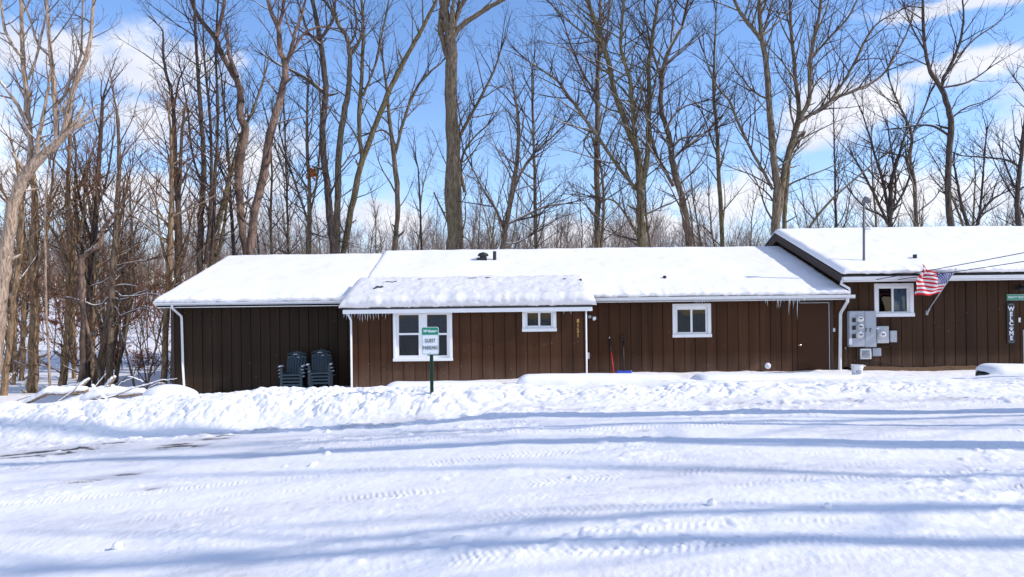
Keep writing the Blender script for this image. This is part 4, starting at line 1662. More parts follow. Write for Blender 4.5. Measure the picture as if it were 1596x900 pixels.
text_mesh('lettering', 'PARKING', .098, (cxs, YS - .0085, r3[2] + Hs * .245), M['green_post'], sg, bold=.0018, depth=.001, xscale=.62, spacing=1.12)
mb = MB()
for z in (r3[2] + .035, r3[3] - .02):
    mb.lathe([(.008, 0), (.008, .004), (.004, .007)], (cxs, YS - .0086 if z > 1 else YS - .0045, z), 'y', 8)
mb.build('bolt', M['steel'], sg)
mb = MB()
px_ = cxs + .02
zb = gz(px_, YS) - .1
mb.prism([(px_ - .034, YS + .004), (px_ - .02, YS + .002), (px_ - .014, YS + .03), (px_ + .014, YS + .03), (px_ + .02, YS + .002), (px_ + .034, YS + .004), (px_ + .02, YS + .042), (px_ - .02, YS + .042)], zb, r3[3] - .02, 'z')
recalc(mb.build('post', M['green_post'], sg))


# ---- stacked plastic adirondack chairs
def make_chair():
    t = thing('adirondack_chair', 'x', 'chair')
    mb = MB()
    for i in range(5):                                     # seat slats, running back
        x = -.235 + i * .105
        mb.prism([(-.30, .345), (-.28, .365), (.22, .235), (.22, .21)], x, x + .093)
    mb.prism([(-.325, .30), (-.325, .35), (-.295, .362), (-.285, .31)], -.255, .275)
    mb.build('seat', M['chair'], t)
    mb = MB()
    n = 7
    for i in range(n):                                     # fan back
        k = i - (n - 1) / 2
        xb, xt = k * .074, k * .083
        hw0, hw1 = .0275, .033
        ht = .99 - .019 * k * k
        pts = []
        m = 9
        front, backf = [], []
        for j in range(m + 1):
            s = j / m
            z = .23 + (ht - .23) * s
            yv = .20 + .30 * s - .05 * math.sin(math.pi * s)
            x = xb + (xt - xb) * s
            hw = hw0 + (hw1 - hw0) * s
            slope = -.027 * k * hw * 1.6 if j == m else 0
            cup = abs(k) * .012 * s
            front += [(x - hw, yv - cup, z - slope), (x + hw, yv - cup, z + slope)]
            backf += [(x - hw, yv - cup + .022, z - slope), (x + hw, yv - cup + .022, z + slope)]
        N = len(front)
        v = front + backf
        f = []
        for j in range(m):
            a = 2 * j
            f += [(a, a + 1, a + 3, a + 2), (N + a + 1, N + a, N + a + 2, N + a + 3), (a, a + 2, N + a + 2, N + a), (a + 1, N + a + 1, N + a + 3, a + 3)]
        f += [(2 * m, 2 * m + 1, N + 2 * m + 1, N + 2 * m), (1, 0, N, N + 1)]
        mb.add(v, f)
    # cross bands joining the slats
    for (z, yv, hw) in ((.40, .235, .235), (.80, .405, .275)):
        mb.box(-hw, hw, yv + .012, yv + .03, z - .03, z + .03)
    # arched band near the top, with openings under it
    arc = []
    for i in range(17):
        a = math.pi * i / 16
        arc.append((.275 * math.cos(a), .455 - .03 * abs(math.cos(a)), .865 + .075 * math.sin(a)))
    mb.tube(arc, [.016] * 17, 5)
    mb.build('backrest', M['chair'], t)
    for s in (-1, 1):
        mb = MB()
        xs = sorted((s * .27, s * .40))
        mb.prism([(xs[0] + .01, -.33), (xs[1] - .02, -.33), (xs[1], -.27), (xs[1], -.10), (xs[1] - .04, .30), (xs[0] + .04 if s > 0 else xs[0] + .04, .34), (xs[0], -.05), (xs[0], -.28)], .545, .568, 'z')
        recalc(mb.build('armrest', M['chair'], t))
        mb = MB()
        a = s * .285
        mb.prism([(a - .035, -.29), (a + .035, -.29), (a + .03, -.25), (a + .022, -.225), (a - .022, -.225), (a - .03, -.25)], 0, .545, 'z')
        recalc(mb.build('leg', M['chair'], t))
        mb = MB()
        mb.prism([(.22, .24), (.16, .30), (-.22, .36), (-.224, .30), (.10, .20), (.30, .0), (.38, .0), (.30, .16)], s * .272 - .014, s * .272 + .014)
        recalc(mb.build('leg', M['chair'], t))
    return t


def chair_stack(px, rz, tilt, side, names, proto):
    c = at(px, 598, 19.72)
    z0 = gz(c.x, c.y) - .06
    first = True
    for k in range(4):
        o = copy_tree(proto)
        o.location = (c.x + k * tilt, c.y - .02 * k, z0 + .088 * k)
        o.rotation_euler = (0, 0, rz + R((0, 1.2, -1, .6)[k]))
        o.scale = (.9, .9, .92)
        o['label'] = names[k]
        o['group'] = 'stacked adirondack chairs'
    # snow on the arms and the top of the stack
    return o


proto = make_chair()
ord_ = ('bottom', 'second from bottom', 'third from bottom', 'topmost')
tops = []
tops.append(chair_stack(459, R(2), -.003, 'left', ['dark teal plastic adirondack chair, %s of the left stack' % w for w in ord_], proto))
tops.append(chair_stack(503, R(9), -.018, 'right', ['dark teal plastic adirondack chair, %s of the right stack by the downspout' % w for w in ord_], proto))
for ch in list(proto.children):
    bpy.data.objects.remove(ch)
bpy.data.objects.remove(proto)


def snow_strip(name, pts, rad, flat, parent, seed=1, k=8, lab=None):
    """a rounded strip of snow lying along a line"""
    mb = MB()
    n = len(pts)
    V = [Vector(p) for p in pts]
    vs, fs = [], []
    for i in range(n):
        t = (V[min(i + 1, n - 1)] - V[max(i - 1, 0)]).normalized()
        side = Vector((t.y, -t.x, 0))
        side = side.normalized() if side.length > .01 else Vector((1, 0, 0))
        e = rad[i] if isinstance(rad, (list, tuple)) else rad * (math.sin(math.pi * (i + .35) / (n - .3)) ** .35)
        for j in range(k + 1):
            a = math.pi * j / k
            q = e * (1 + .25 * (float(vn(np.array([i * .9 + seed]), np.array([j * .6]), seed)[0]) - .5))
            vs.append(V[i] + side * math.cos(a) * q + Vector((0, 0, math.sin(a) * q * flat)))
    for i in range(n - 1):
        for j in range(k):
            a = i * (k + 1) + j
            fs.append((a, a + k + 1, a + k + 2, a + 1))
        fs.append((i * (k + 1), i * (k + 1) + k, (i + 1) * (k + 1) + k, (i + 1) * (k + 1)))
    fs.append(tuple(range(k, -1, -1)))
    fs.append(tuple((n - 1) * (k + 1) + j for j in range(k + 1)))
    mb.add(vs, fs)
    return recalc(mb.build(name, M['snow'], parent, smooth=True))


def local_strip(o, pts, rad, flat, seed):
    s = snow_strip('snow', pts, rad, flat, None, seed)
    s.parent = o
    return s


for o in COL.objects:
    if o.name.startswith('adirondack_chair') and o.type == 'EMPTY':
        topm = 'topmost' in o['label']
        for s in (-1, 1):
            if topm or random.random() < .8:
                hgt = .035 if topm else .018
                local_strip(o, [(s * .335, -.325 + .055 * i, .569) for i in range(6 if not topm else 9)], .05, hgt / .05, 3 + s)
        if topm:
            local_strip(o, [(-.11 + .05 * i, .44, .88 + .01 * math.sin(i)) for i in range(4)], .018, .8, 5)
            local_strip(o, [(.02 + .04 * i, .40, .80) for i in range(3)], .016, .8, 6)

# ---- tools leaning on the main wall
br = at(957, 590, YW - .55)
tp_ = at(950, 528, YW - .06)
rk = thing('red_handled_brush', 'snow brush with a thin red handle leaning on the wall by the bump-out corner', 'brush', (br.x, br.y, gz(br.x, br.y)))
mb = MB()
b0 = Vector((br.x, br.y, gz(br.x, br.y) + .05))
mb.tube([b0, b0.lerp(tp_, .60)], [.0165, .0165], 8)
mb.build('handle', M['red'], rk, smooth=True)
mb = MB()
mb.tube([b0.lerp(tp_, .601), b0.lerp(tp_, 1.0)], [.018, .02], 8)
mb.cur = 1
mb.tube([b0.lerp(tp_, 1.001), b0.lerp(tp_, 1.05)], [.02, .012], 8)
mb.build('grip', [M['black'], M['sign_white']], rk, smooth=True)
mb = MB()
mb.box(br.x - .12, br.x + .12, br.y - .04, br.y + .04, gz(br.x, br.y) - .05, gz(br.x, br.y) + .06, .015)
mb.build('brush_head', M['black'], rk)
bs = at(974, 590, YW - .6)
ts = at(971, 527, YW - .07)
sh = thing('snow_shovel', 'snow shovel with a black handle and blue blade leaning on the brown wall', 'shovel', (bs.x, bs.y, gz(bs.x, bs.y)))
zb = at(974, 577.5, bs.y).z - .05
b0 = Vector((bs.x, bs.y + .14, zb))
mb = MB()
mb.tube([b0, b0.lerp(ts, .93)], [.022, .019], 8)
mb.build('shaft', M['black'], sh, smooth=True)
mb = MB()
e = b0.lerp(ts, .93)
mb.tube([e, e + Vector((-.06, 0, .05)), e + Vector((-.065, 0, .11)), e + Vector((.065, 0, .11)), e + Vector((.06, 0, .05)), e], [.017, .018, .02, .02, .018, .017], 7)
mb.build('handle', M['black'], sh, smooth=True)
mb = MB()
vs, fs = [], []
nx_, nz_ = 12, 8
for i in range(nx_ + 1):
    for j in range(nz_ + 1):
        x = bs.x - .21 + .42 * i / nx_
        s = j / nz_
        vs.append((x, bs.y + .13 - .22 * (1 - s) ** 2 - .04 * (1 - ((i / nx_) * 2 - 1) ** 2) * 0, gz(bs.x, bs.y) - .12 + (at(974, 578.5, bs.y).z - gz(bs.x, bs.y) + .12) * s))
for i in range(nx_):
    for j in range(nz_):
        a = i * (nz_ + 1) + j
        fs.append((a, a + nz_ + 1, a + nz_ + 2, a + 1))
mb.add(vs, fs)
bl = mb.build('blade', M['blue'], sh, smooth=True)
sm = bl.modifiers.new('thickness', 'SOLIDIFY')
sm.thickness = .008

# ---- white bucket
p = at(1336, 587, 19.0)
bz = surf_z(p.x, p.y) - .03
bz = min(max(bz, p.z - .02), p.z + .03)
bk = thing('bucket', 'white plastic bucket on the snow beside the right downspout', 'bucket', (p.x, p.y, bz))
mb = MB()
mb.lathe([(.115, 0), (.12, .01), (.138, .20), (.15, .205), (.152, .225), (.142, .225), (.141, .27), (.150, .272), (.152, .285), (.136, .285), (.118, .02)], (p.x, p.y, bz), 'z', 28)
mb.build('body', M['bucket'], bk, smooth=False)
mb = MB()
hp = []
for i in range(13):
    a = math.pi * i / 12
    hp.append((p.x + .155 * math.cos(a), p.y - .10 * math.sin(a) - .01, bz + .25 - .09 * math.sin(a)))
mb.tube(hp, [.005] * 13, 5)
mb.tube([(p.x + .15, p.y, bz + .25), (p.x + .19, p.y - .01, bz + .255), (p.x + .215, p.y - .02, bz + .245)], [.018, .02, .012], 7)
mb.build('handle', M['bucket'], bk)
mb = MB()
vs = []
for i in range(9):
    for z in (.06, .15):
        a = R(-125 + 8 * i)
        r_ = .1265 + .018 * (z - .06) / .15 + .004
        vs.append((p.x + r_ * math.cos(a), p.y + r_ * math.sin(a), bz + z))
mb.add(vs, [(2 * i, 2 * i + 2, 2 * i + 3, 2 * i + 1) for i in range(8)])
mb.build('sticker', M['greybox'], bk)


# ---- smooth caps of snow lying on low timbers between the lot and the house
def snow_cap(px0, px1, ytop, Y, depth, hgt, seed, label, timber=True, taper=0.0, dark_end=False):
    a, b = at(px0, ytop, Y), at(px1, ytop, Y)
    n = int((b.x - a.x) / .05)
    m = 22
    mb = MB()
    t = thing('snow_capped_timber', label, 'timber', ((a.x + b.x) / 2, Y, gz((a.x + b.x) / 2, Y)), group='snow-capped timbers along the lot')
    xs = np.linspace(a.x, b.x, n)
    vv = np.linspace(0, 1, m)
    Xc, Vc = np.meshgrid(xs, vv)
    ztop = np.interp(Xc, [a.x, b.x], [a.z, b.z])
    ang = np.pi * Vc
    dx = np.minimum(Xc - a.x, b.x - Xc)
    er = .28
    rn = np.sqrt(np.clip(1 - (1 - np.clip(dx / er, 0, 1)) ** 2, 0, 1))
    ce, se = np.cos(ang), np.sin(ang)
    py_ = np.sign(-ce) * np.abs(ce) ** .55
    pz_ = np.abs(se) ** .5
    Yc = Y + py_ * depth * (.55 + .45 * rn) + .05 * fbm(Xc * 1.1, Vc * 2, seed, 3)
    Zc = ztop - hgt + hgt * pz_ * (.25 + .75 * rn) + .03 * fbm(Xc * .8, Vc * 1.5, seed + 2, 3) * pz_
    grid_mesh('snow_cap', Xc, Yc, Zc, M['snow'], parent=t)
    if timber:
        mb.box(a.x + .03, b.x - .02, Y - depth * .88, Y + depth * .8, a.z - hgt - .14, a.z - hgt + .015, .02)
        mb.build('beam', M['timber'], t)
    return t


snow_cap(805, 1063, 583.5, 16.2, .36, .27, 3, 'long flat snow-capped timber in front of the main wall window', True)
snow_cap(1078, 1342, 583, 16.4, .55, .32, 5, 'rounded snow-capped timber in front of the brown door', True)
snow_cap(1531, 1720, 568.5, 16.6, .40, .21, 7, 'snow-capped timber with a dark end at the right edge', True)
snow_cap(600, 791, 595.5, 15.7, .38, .20, 9, 'low snow-capped timber right of the parking sign', True)
p = at(800, 597.5, 17.0)
mb = MB()
mb.box(at(770, 597, 17).x, at(806, 597, 17).x, 16.97, 17.03, p.z - .05, p.z + .02, .008)
tag(mb.build('wooden_rail', M['bark_pale']), 'short pale wooden rail end between two snow-capped timbers', 'rail')

# ---- smooth pointed mound by the left corner
a, b = at(224, 612, 16.0), at(309, 612, 16.0)
n, m = 60, 26
us, vv = np.meshgrid(np.linspace(0, 1, n), np.linspace(0, 1, m))
prof = np.sin(np.pi * np.clip(us, 0, 1) ** 0.85) ** .62
ang = 2 * np.pi * vv
ztop = at(265, 599.5, 16).z
zc = at(265, 615, 16).z
hh = ztop - zc
Xm = a.x + (b.x - a.x) * us
Ym = 16.0 + np.cos(ang) * .42 * prof
Zm = zc + np.where(np.sin(ang) > 0, np.sin(ang) * hh * prof, np.sin(ang) * .06 * prof) + .012 * fbm(Xm * 2, Ym * 2, 8, 3)
mo = thing('snow_covered_log', 'smooth pointed mound of snow over a log end beside the left house corner', 'snow mound', (-7.5, 16.0, gz(-7.5, 16)))
recalc(grid_mesh('snow', Xm, Ym, Zm, M['snow'], parent=mo))
mb = MB()
mb.tube([(a.x + .1, 16.02, zc - .10), (b.x - .22, 15.98, zc - .06)], [.12, .10], 10)
mb.build('log', M['timber'], mo, smooth=True)


# ---- fallen trunks and boughs under snow, left
def fallen(name, px_pts, Y, rads, label, snow=.8, cat='log', mat='bark_pale', dy=0.0, grp='fallen boughs at the edge of the wood'):
    n = len(px_pts)
    pts = [at(p[0], p[1], Y + dy * i) for i, p in enumerate(px_pts)]
    # resample with wobble
    P, Rr = [], []
    for i in range(n - 1):
        for k in range(6):
            t = k / 6
            q = pts[i].lerp(pts[i + 1], t)
            q += Vector((0, random.uniform(-.01, .01), random.uniform(-.012, .012)))
            P.append(q)
            Rr.append((rads[i] * (1 - t) + rads[i + 1] * t) * random.uniform(.94, 1.06))
    P.append(pts[-1])
    Rr.append(rads[-1])
    t = thing(name, label, cat, P[0], group=grp)
    mb = MB()
    mb.tube(P, [r * .6 for r in Rr], 9)
    mb.build('wood', M[mat], t, smooth=True)
    if snow:
        sp = [p + Vector((0, -.02, -r * .12)) for p, r in zip(P, Rr)]
        snow_strip('snow', sp, [r * 1.12 * (.62 + .38 * math.sin(math.pi * min(1, (i + .6) / len(P) * 1.02)) ** .4) for i, r in enumerate(Rr)], snow * 1.35, t, 4)
    return t


fallen('fallen_log', [(35, 631), (58, 620), (76, 611), (104, 612), (136, 607)], 17.6, [.07, .10, .13, .14, .11], 'curved pale log thick with snow, farthest left of the fallen logs')
fallen('fallen_log', [(98, 629), (128, 624), (160, 616), (200, 613), (228, 611)], 17.0, [.10, .14, .17, .15, .10], 'longest and thickest fallen log with tan underside and deep snow')
fallen('fallen_log', [(110, 613), (150, 611), (176, 606), (196, 610)], 17.9, [.09, .11, .10, .07], 'snowy log lying behind the thickest fallen log')
fallen('fallen_bough', [(118, 611), (128, 600), (139, 591)], 17.8, [.09, .08, .05], 'stubby snow-covered bough rising right of the curved log', cat='bough')
fallen('fallen_bough', [(144, 600), (155, 612), (168, 622)], 16.7, [.045, .05, .04], 'thin bough crossing down over the thickest fallen log', snow=.7, cat='bough')
fallen('fallen_bough', [(166, 606), (172, 596), (179, 588)], 17.6, [.09, .08, .06], 'short upright snowy bough right of the crossing bough', cat='bough')
fallen('fallen_bough', [(196, 612), (216, 603), (229, 600), (247, 594), (276, 590)], 17.3, [.05, .045, .04, .03, .014], 'long dark bough reaching right towards the house corner', snow=.55, cat='bough', mat='bark')
fallen('fallen_bough', [(200, 586), (212, 590), (224, 595)], 18.5, [.02, .022, .018], 'thin dark stick lying above the long dark bough', snow=.4, cat='bough', mat='bark')
fallen('fallen_bough', [(229, 611), (235, 603), (246, 597), (258, 597)], 17.4, [.03, .028, .022, .012], 'small forked stick in the snow left of the pointed mound', snow=.4, cat='bough', mat='bark_dark')
fallen('fallen_bough', [(20, 628), (40, 619), (62, 614)], 18.2, [.02, .025, .02], 'thin grey stick at the left end of the fallen logs', snow=.5, cat='bough', mat='bark_dark')

for i, (pp, Y, rr, lab) in enumerate([
    ([(60, 622), (84, 606), (112, 600), (126, 598)], 18.0, [.03, .03, .024, .014], 'thin snowy branch arching over the curved log'),
    ([(130, 618), (148, 604), (160, 590), (165, 583)], 18.1, [.028, .026, .02, .012], 'slim upright snowy branch among the fallen logs'),
    ([(150, 622), (176, 618), (205, 606), (222, 601)], 16.8, [.03, .034, .026, .014], 'slim snowy branch slanting up across the right end of the fallen logs'),
    ([(88, 628), (104, 618), (118, 606), (124, 596)], 17.3, [.03, .03, .022, .012], 'forked thin snowy branch left of the stubby bough'),
    ([(178, 608), (190, 596), (206, 590), (214, 582)], 18.4, [.022, .02, .016, .010], 'thin twig rising behind the upright bough')]):
    fallen('fallen_branch', pp, Y, rr, lab, snow=.75, cat='branch', mat='bark')

# ================================================================== TREES
class TB:
    """fast tube collector for branches"""

    def __init__(s):
        s.v, s.f = [], []

    def tube(s, P, Rr, k):
        n = len(P)
        b = len(s.v)
        ux, uy, uz = 0.0, 0.0, 0.0
        cs = CS[k]
        V = s.v
        for i in range(n):
            p = P[i]
            a, c = P[i - 1] if i else P[0], P[i + 1] if i < n - 1 else P[-1]
            tx, ty, tz = c[0] - a[0], c[1] - a[1], c[2] - a[2]
            l = math.sqrt(tx * tx + ty * ty + tz * tz) or 1e-9
            tx /= l
            ty /= l
            tz /= l
            if i == 0:
                ux, uy, uz = (-tz, 0.12, tx) if abs(ty) < .8 else (1.0, 0.0, 0.0)
            d = ux * tx + uy * ty + uz * tz
            ux -= d * tx
            uy -= d * ty
            uz -= d * tz
            l = math.sqrt(ux * ux + uy * uy + uz * uz) or 1e-9
            ux /= l
            uy /= l
            uz /= l
            wx, wy, wz = ty * uz - tz * uy, tz * ux - tx * uz, tx * uy - ty * ux
            r = Rr[i]
            for (c_, s_) in cs:
                V.append((p[0] + r * (ux * c_ + wx * s_), p[1] + r * (uy * c_ + wy * s_), p[2] + r * (uz * c_ + wz * s_)))
        F = s.f
        for i in range(n - 1):
            o = b + i * k
            for j in range(k):
                j2 = (j + 1) % k
                F.append((o + j, o + j2, o + k + j2, o + k + j))

    def build(s, name, mat, parent=None, smooth=True):
        off = wloc(parent) if parent is not None else Vector((0, 0, 0))
        co = np.array(s.v, np.float32) - np.array(off, np.float32)[None]
        q = np.array(s.f, np.int32)
        me = bpy.data.meshes.new(name)
        me.vertices.add(len(co))
        me.vertices.foreach_set('co', co.ravel())
        me.loops.add(q.size)
        me.loops.foreach_set('vertex_index', q.ravel())
        me.polygons.add(len(q))
        me.polygons.foreach_set('loop_start', np.arange(0, q.size, 4, dtype=np.int32))
        me.polygons.foreach_set('loop_total', np.full(len(q), 4, np.int32))
        me.polygons.foreach_set('use_smooth', np.full(len(q), smooth, bool))
        me.update(calc_edges=True)
        me.materials.append(mat)
        o = bpy.data.objects.new(name, me)
        COL.objects.link(o)
        if parent is not None:
            o.parent = parent
        return o


CS = {k: [(math.cos(2 * math.pi * j / k), math.sin(2 * math.pi * j / k)) for j in range(k)] for k in (3, 4, 5, 6, 8, 10, 12)}
RG = random.Random(21)
uni = RG.uniform


def nrm(d):
    l = math.sqrt(d[0] ** 2 + d[1] ** 2 + d[2] ** 2) or 1e-9
    return (d[0] / l, d[1] / l, d[2] / l)


def side_dir(d, ang, up=0.0):
    """a direction turned away from d by ang at a random azimuth"""
    while True:
        q = (uni(-1, 1), uni(-1, 1), uni(-.6, 1))
        k = q[0] * d[0] + q[1] * d[1] + q[2] * d[2]
        q = (q[0] - k * d[0], q[1] - k * d[1], q[2] - k * d[2])
        l = math.sqrt(q[0] ** 2 + q[1] ** 2 + q[2] ** 2)
        if l > .2:
            break
    c, s = math.cos(ang), math.sin(ang) / l
    return nrm((d[0] * c + q[0] * s, d[1] * c + q[1] * s, d[2] * c + q[2] * s + up))


RMIN = .0058


def grow(tb, p, d, L, r, lev, P, thick=None):
    """one branch and its children. P: style dict"""
    n = max(3, min(9, int(L / P['seg']) + 2))
    st = L / n
    pts, rad = [p], [r]
    w = P['wander']
    for i in range(n):
        d = nrm((d[0] + uni(-w, w), d[1] + uni(-w, w), d[2] + uni(-w, w) + P['up'] * (st ** .5)))
        p = (p[0] + d[0] * st, p[1] + d[1] * st, p[2] + d[2] * st)
        pts.append(p)
        rad.append(max(RMIN * .8, r * (1 - .82 * (i + 1) / n)))
    tgt = thick if (thick is not None and r > .03) else tb
    tgt.tube(pts, rad, 6 if r > .05 else (4 if r > .018 else 3))
    if lev < P['lev']:
        m = L * P['dens'][min(lev, len(P['dens']) - 1)]
        m = int(m) + (1 if uni(0, 1) < m - int(m) else 0)
        for _ in range(m):
            t = uni(.12, 1) ** .85
            i = min(n - 1, int(t * n))
            f = t * n - i
            q = tuple(pts[i][k] * (1 - f) + pts[i + 1][k] * f for k in range(3))
            dd = nrm(tuple(pts[i + 1][k] - pts[i][k] for k in range(3)))
            cl = L * uni(.28, .58) * (1.15 - .6 * t)
            if cl < .18:
                cl = uni(.18, .3)
            cr = max(RMIN, rad[i] * uni(.40, .62))
            grow(tb, q, side_dir(dd, R(uni(P['a0'], P['a1'])), P['cup']), cl, min(cr, .012 + cl * .012), lev + 1, P, thick)


STY = dict(seg=.40, wander=.16, up=.05, lev=3, dens=(2.4, 2.6, 2.4), a0=28, a1=62, cup=.12)


def smooth_line(pts, sub=4):
    """Catmull-Rom through (vec, radius)"""
    out = []
    n = len(pts)
    for i in range(n - 1):
        p0, p1, p2, p3 = pts[max(i - 1, 0)], pts[i], pts[i + 1], pts[min(i + 2, n - 1)]
        for k in range(sub):
            t = k / sub
            q = []
            for c in range(4):
                a, b, cc, d = p0[c], p1[c], p2[c], p3[c]
                q.append(.5 * ((2 * b) + (-a + cc) * t + (2 * a - 5 * b + 4 * cc - d) * t * t + (-a + 3 * b - 3 * cc + d) * t ** 3))
            out.append(q)
    out.append(list(pts[-1]))
    return out


TREES = 0


def hero(label, Y, stems, bark='bark', twig='twig', dens=1.0, name='bare_tree', spread=1.0, grp='bare trees behind the house', extra=None, sty=None, cont=True, lower=.0):
    """a tree traced by its stems. stems: list of [(px, py, half width px), ...]; the first starts at the ground"""
    P = dict(STY)
    if sty:
        P.update(sty)
    tr, cr = TB(), TB()
    s0 = stems[0][0]
    base = at(s0[0], s0[1], Y)
    g = gz(base.x, Y)
    root = thing(name, label, 'tree', (base.x, Y, g), group=grp)
    for si, st in enumerate(stems):
        dep = 0.0
        sl = uni(-.16, .16) if si else uni(-.03, .03)
        line = []
        for i, (px, py, hw) in enumerate(st):
            if i:
                dep += math.hypot(px - st[i - 1][0], py - st[i - 1][1]) / F_PX * Y * sl
            w = at(px, py, Y + dep)
            line.append((w.x, w.y, w.z, max(.012, hw * Y / F_PX)))
        if line[0][2] < g + 3.2 or si == 0:       # carry the stem down to the ground
            a, b = line[0], line[min(1, len(line) - 1)]
            if a[2] > g:
                k = min(.25, (a[0] - b[0]) / max(.3, b[2] - a[2])) if a[2] > g + .2 else 0
                k = max(-.25, k)
                hgt = a[2] - g
                line.insert(0, (a[0] + k * hgt, a[1], g - .15, a[3] * 1.28))
                if hgt > 1.2:
                    line.insert(1, (a[0] + k * hgt * .75, a[1], g + hgt * .25, a[3] * 1.08))
        sm = smooth_line(line)
        pts = [(q[0] + uni(-.22, .22) * q[3], q[1] + uni(-.2, .2) * q[3], q[2]) for q in sm]
        rad = [q[3] * uni(.91, 1.08) for q in sm]
        tr.tube(pts, rad, 10 if rad[0] > .12 else 6)
        # broken stubs and knots
        for i in range(2, len(pts) - 2):
            if rad[i] > .055 and uni(0, 1) < .22:
                d = side_dir(nrm(tuple(pts[i + 1][k] - pts[i][k] for k in range(3))), R(uni(50, 80)), .1)
                l, r_ = uni(.12, .55) + rad[i], min(.05, rad[i] * uni(.22, .4))
                mid = tuple(pts[i][k] + d[k] * l * .6 for k in range(3))
                end = tuple(pts[i][k] + d[k] * l + (0, 0, .03)[k] for k in range(3))
                tr.tube([pts[i], mid, end], [r_ * 1.4, r_, r_ * .55], 5)
        # side branches
        acc = 0
        tot = sum(math.dist(pts[i], pts[i + 1]) for i in range(len(pts) - 1)) or 1
        run = 0
        for i in range(len(pts) - 1):
            l = math.dist(pts[i], pts[i + 1])
            run += l
            t = run / tot
            hrel = (pts[i][2] - g)
            if hrel < 4.2 and lower <= 0:
                continue
            if rad[i] > .17:
                rate = .45
            elif rad[i] > .09:
                rate = 1.3
            else:
                rate = 2.8
            if hrel < 4.2:
                rate *= lower
            acc += l * rate * dens
            while acc > 1:
                acc -= 1
                d = nrm(tuple(pts[i + 1][k] - pts[i][k] for k in range(3)))
                L = uni(1.0, 3.1) * spread * (1.0 if rad[i] > .05 else .75)
                grow(cr, pts[i], side_dir(d, R(uni(32, 68)), .15), L, min(rad[i] * .5, .012 + L * .010), 1, P, tr)
        d = nrm(tuple(pts[-1][k] - pts[-3][k] for k in range(3)))
        if st[-1][1] <= 12 and cont:
            for _ in range(2):
                grow(cr, pts[-1], nrm((d[0] + uni(-.25, .25), d[1] + uni(-.25, .25), d[2])), uni(3, 5), rad[-1] * .8, 0, P, tr)
        else:
            for _ in range(3):
                grow(cr, pts[-1], nrm((d[0] + uni(-.3, .3), d[1] + uni(-.3, .3), d[2] + .1)), uni(1.0, 2.2) * spread, rad[-1] * .8, 1, P, tr)
    tr.build('trunk', M[bark], root)
    if cr.v:
        cr.build('crown', M[twig], root)
    return root


HB = 392      # where trunks vanish behind the roof
hero('thickest straight grey trunk rising behind the bump-out roof', 30.0,
     [[(707, 392, 11.5), (705, 300, 10.6), (704, 200, 10), (704, 100, 9.2), (702, 60, 8)],
      [(704, 100, 6), (694, 75, 5.5), (687, 45, 5), (689, 12, 4.5), (687, -20, 4)],
      [(702, 60, 7), (695, 25, 6), (697, -20, 5)],
      [(705, 58, 4.5), (720, 40, 4.2), (745, 22, 3.8), (772, 6, 3.4), (800, -10, 3)],
      [(708, 45, 3), (714, 22, 2.8), (722, 5, 2.4), (728, -15, 2)]], 'bark', 'twig', .5)
hero('pink-barked crooked tree with a dead stub behind the left roof', 29.0,
     [[(384, 398, 5.5), (378, 355, 6), (372, 289, 5.5), (374, 249, 6.2), (383, 209, 6), (375, 178, 5.5), (373, 138, 5.2), (361, 111, 4.6), (343, 80, 4.2), (335, 58, 4), (312, 31, 3.4), (298, 0, 3), (292, -25, 2.6)],
      [(337, 58, 3.6), (345, 31, 3.2), (350, 0, 2.8), (352, -20, 2.2)],
      [(370, 120, 3.2), (362, 100, 3.4), (356, 84, 3)]], 'bark_pink', 'twig', .55)
hero('tall pale peeling trunk leaning right behind the left roof ridge', 28.0,
     [[(391, 398, 6.5), (396, 329, 6.5), (411, 275, 6.2), (419, 222, 6), (431, 173, 5.8), (442, 133, 5.4), (445, 104, 5), (436, 75, 4.2), (434, 44, 4), (422, 18, 3.2), (414, -15, 2.5)],
      [(445, 106, 3.6), (453, 80, 3.2), (462, 45, 2.6), (470, 25, 2.2), (476, 0, 1.6)],
      [(450, 92, 2.6), (464, 66, 2.4), (478, 50, 2.2), (500, 42, 1.5), (520, 44, 1)],
      [(434, 44, 3), (440, 20, 2.6), (444, -10, 2)]], 'bark_pink', 'twig', .6)
hero('dark trunk left of a close pair with a snowy limb reaching left', 30.0,
     [[(520, 396, 6.2), (515, 340, 6), (509, 284, 5.6), (503, 200, 5.2), (507, 133, 4.8), (499, 67, 4.4), (492, 27, 3.8), (484, -12, 3)],
      [(501, 142, 3.2), (488, 130, 3), (475, 122, 2.8), (458, 112, 2.2), (446, 106, 1.8)],
      [(500, 60, 3), (513, 42, 2.8), (520, 25, 2.4), (508, 5, 2)],
      [(498, 70, 2.6), (480, 50, 2.2), (470, 20, 1.6), (462, -5, 1.2)]], 'bark_dark', 'twig', .7)
hero('dark trunk right of a close pair, bent to the right high up', 31.0,
     [[(525, 396, 5.2), (527, 287, 5), (530, 215, 4.8), (541, 153, 4.4), (545, 100, 3.8), (541, 60, 3.2), (528, 40, 2.8), (522, 20, 2.2)],
      [(544, 90, 2.8), (562, 60, 2.5), (566, 30, 2.3), (563, -5, 2)],
      [(543, 75, 2.2), (555, 45, 2), (552, 10, 1.6)]], 'bark', 'twig', .8)
hero('slanting brown trunk crossing up to the right left of the thickest trunk', 31.5,
     [[(535, 397, 5), (551, 310, 4.8), (566, 248, 4.6), (587, 191, 4.3), (611, 134, 4), (635, 86, 3.5), (659, 43, 3), (680, 2, 2.5)],
      [(565, 250, 3.6), (560, 200, 3.5), (562, 140, 3.3), (565, 90, 2.8), (566, 38, 2.4), (563, -8, 2)],
      [(566, 150, 2.2), (585, 100, 2), (596, 50, 1.6), (606, 0, 1.2)]], 'bark_moss', 'twig', .8)
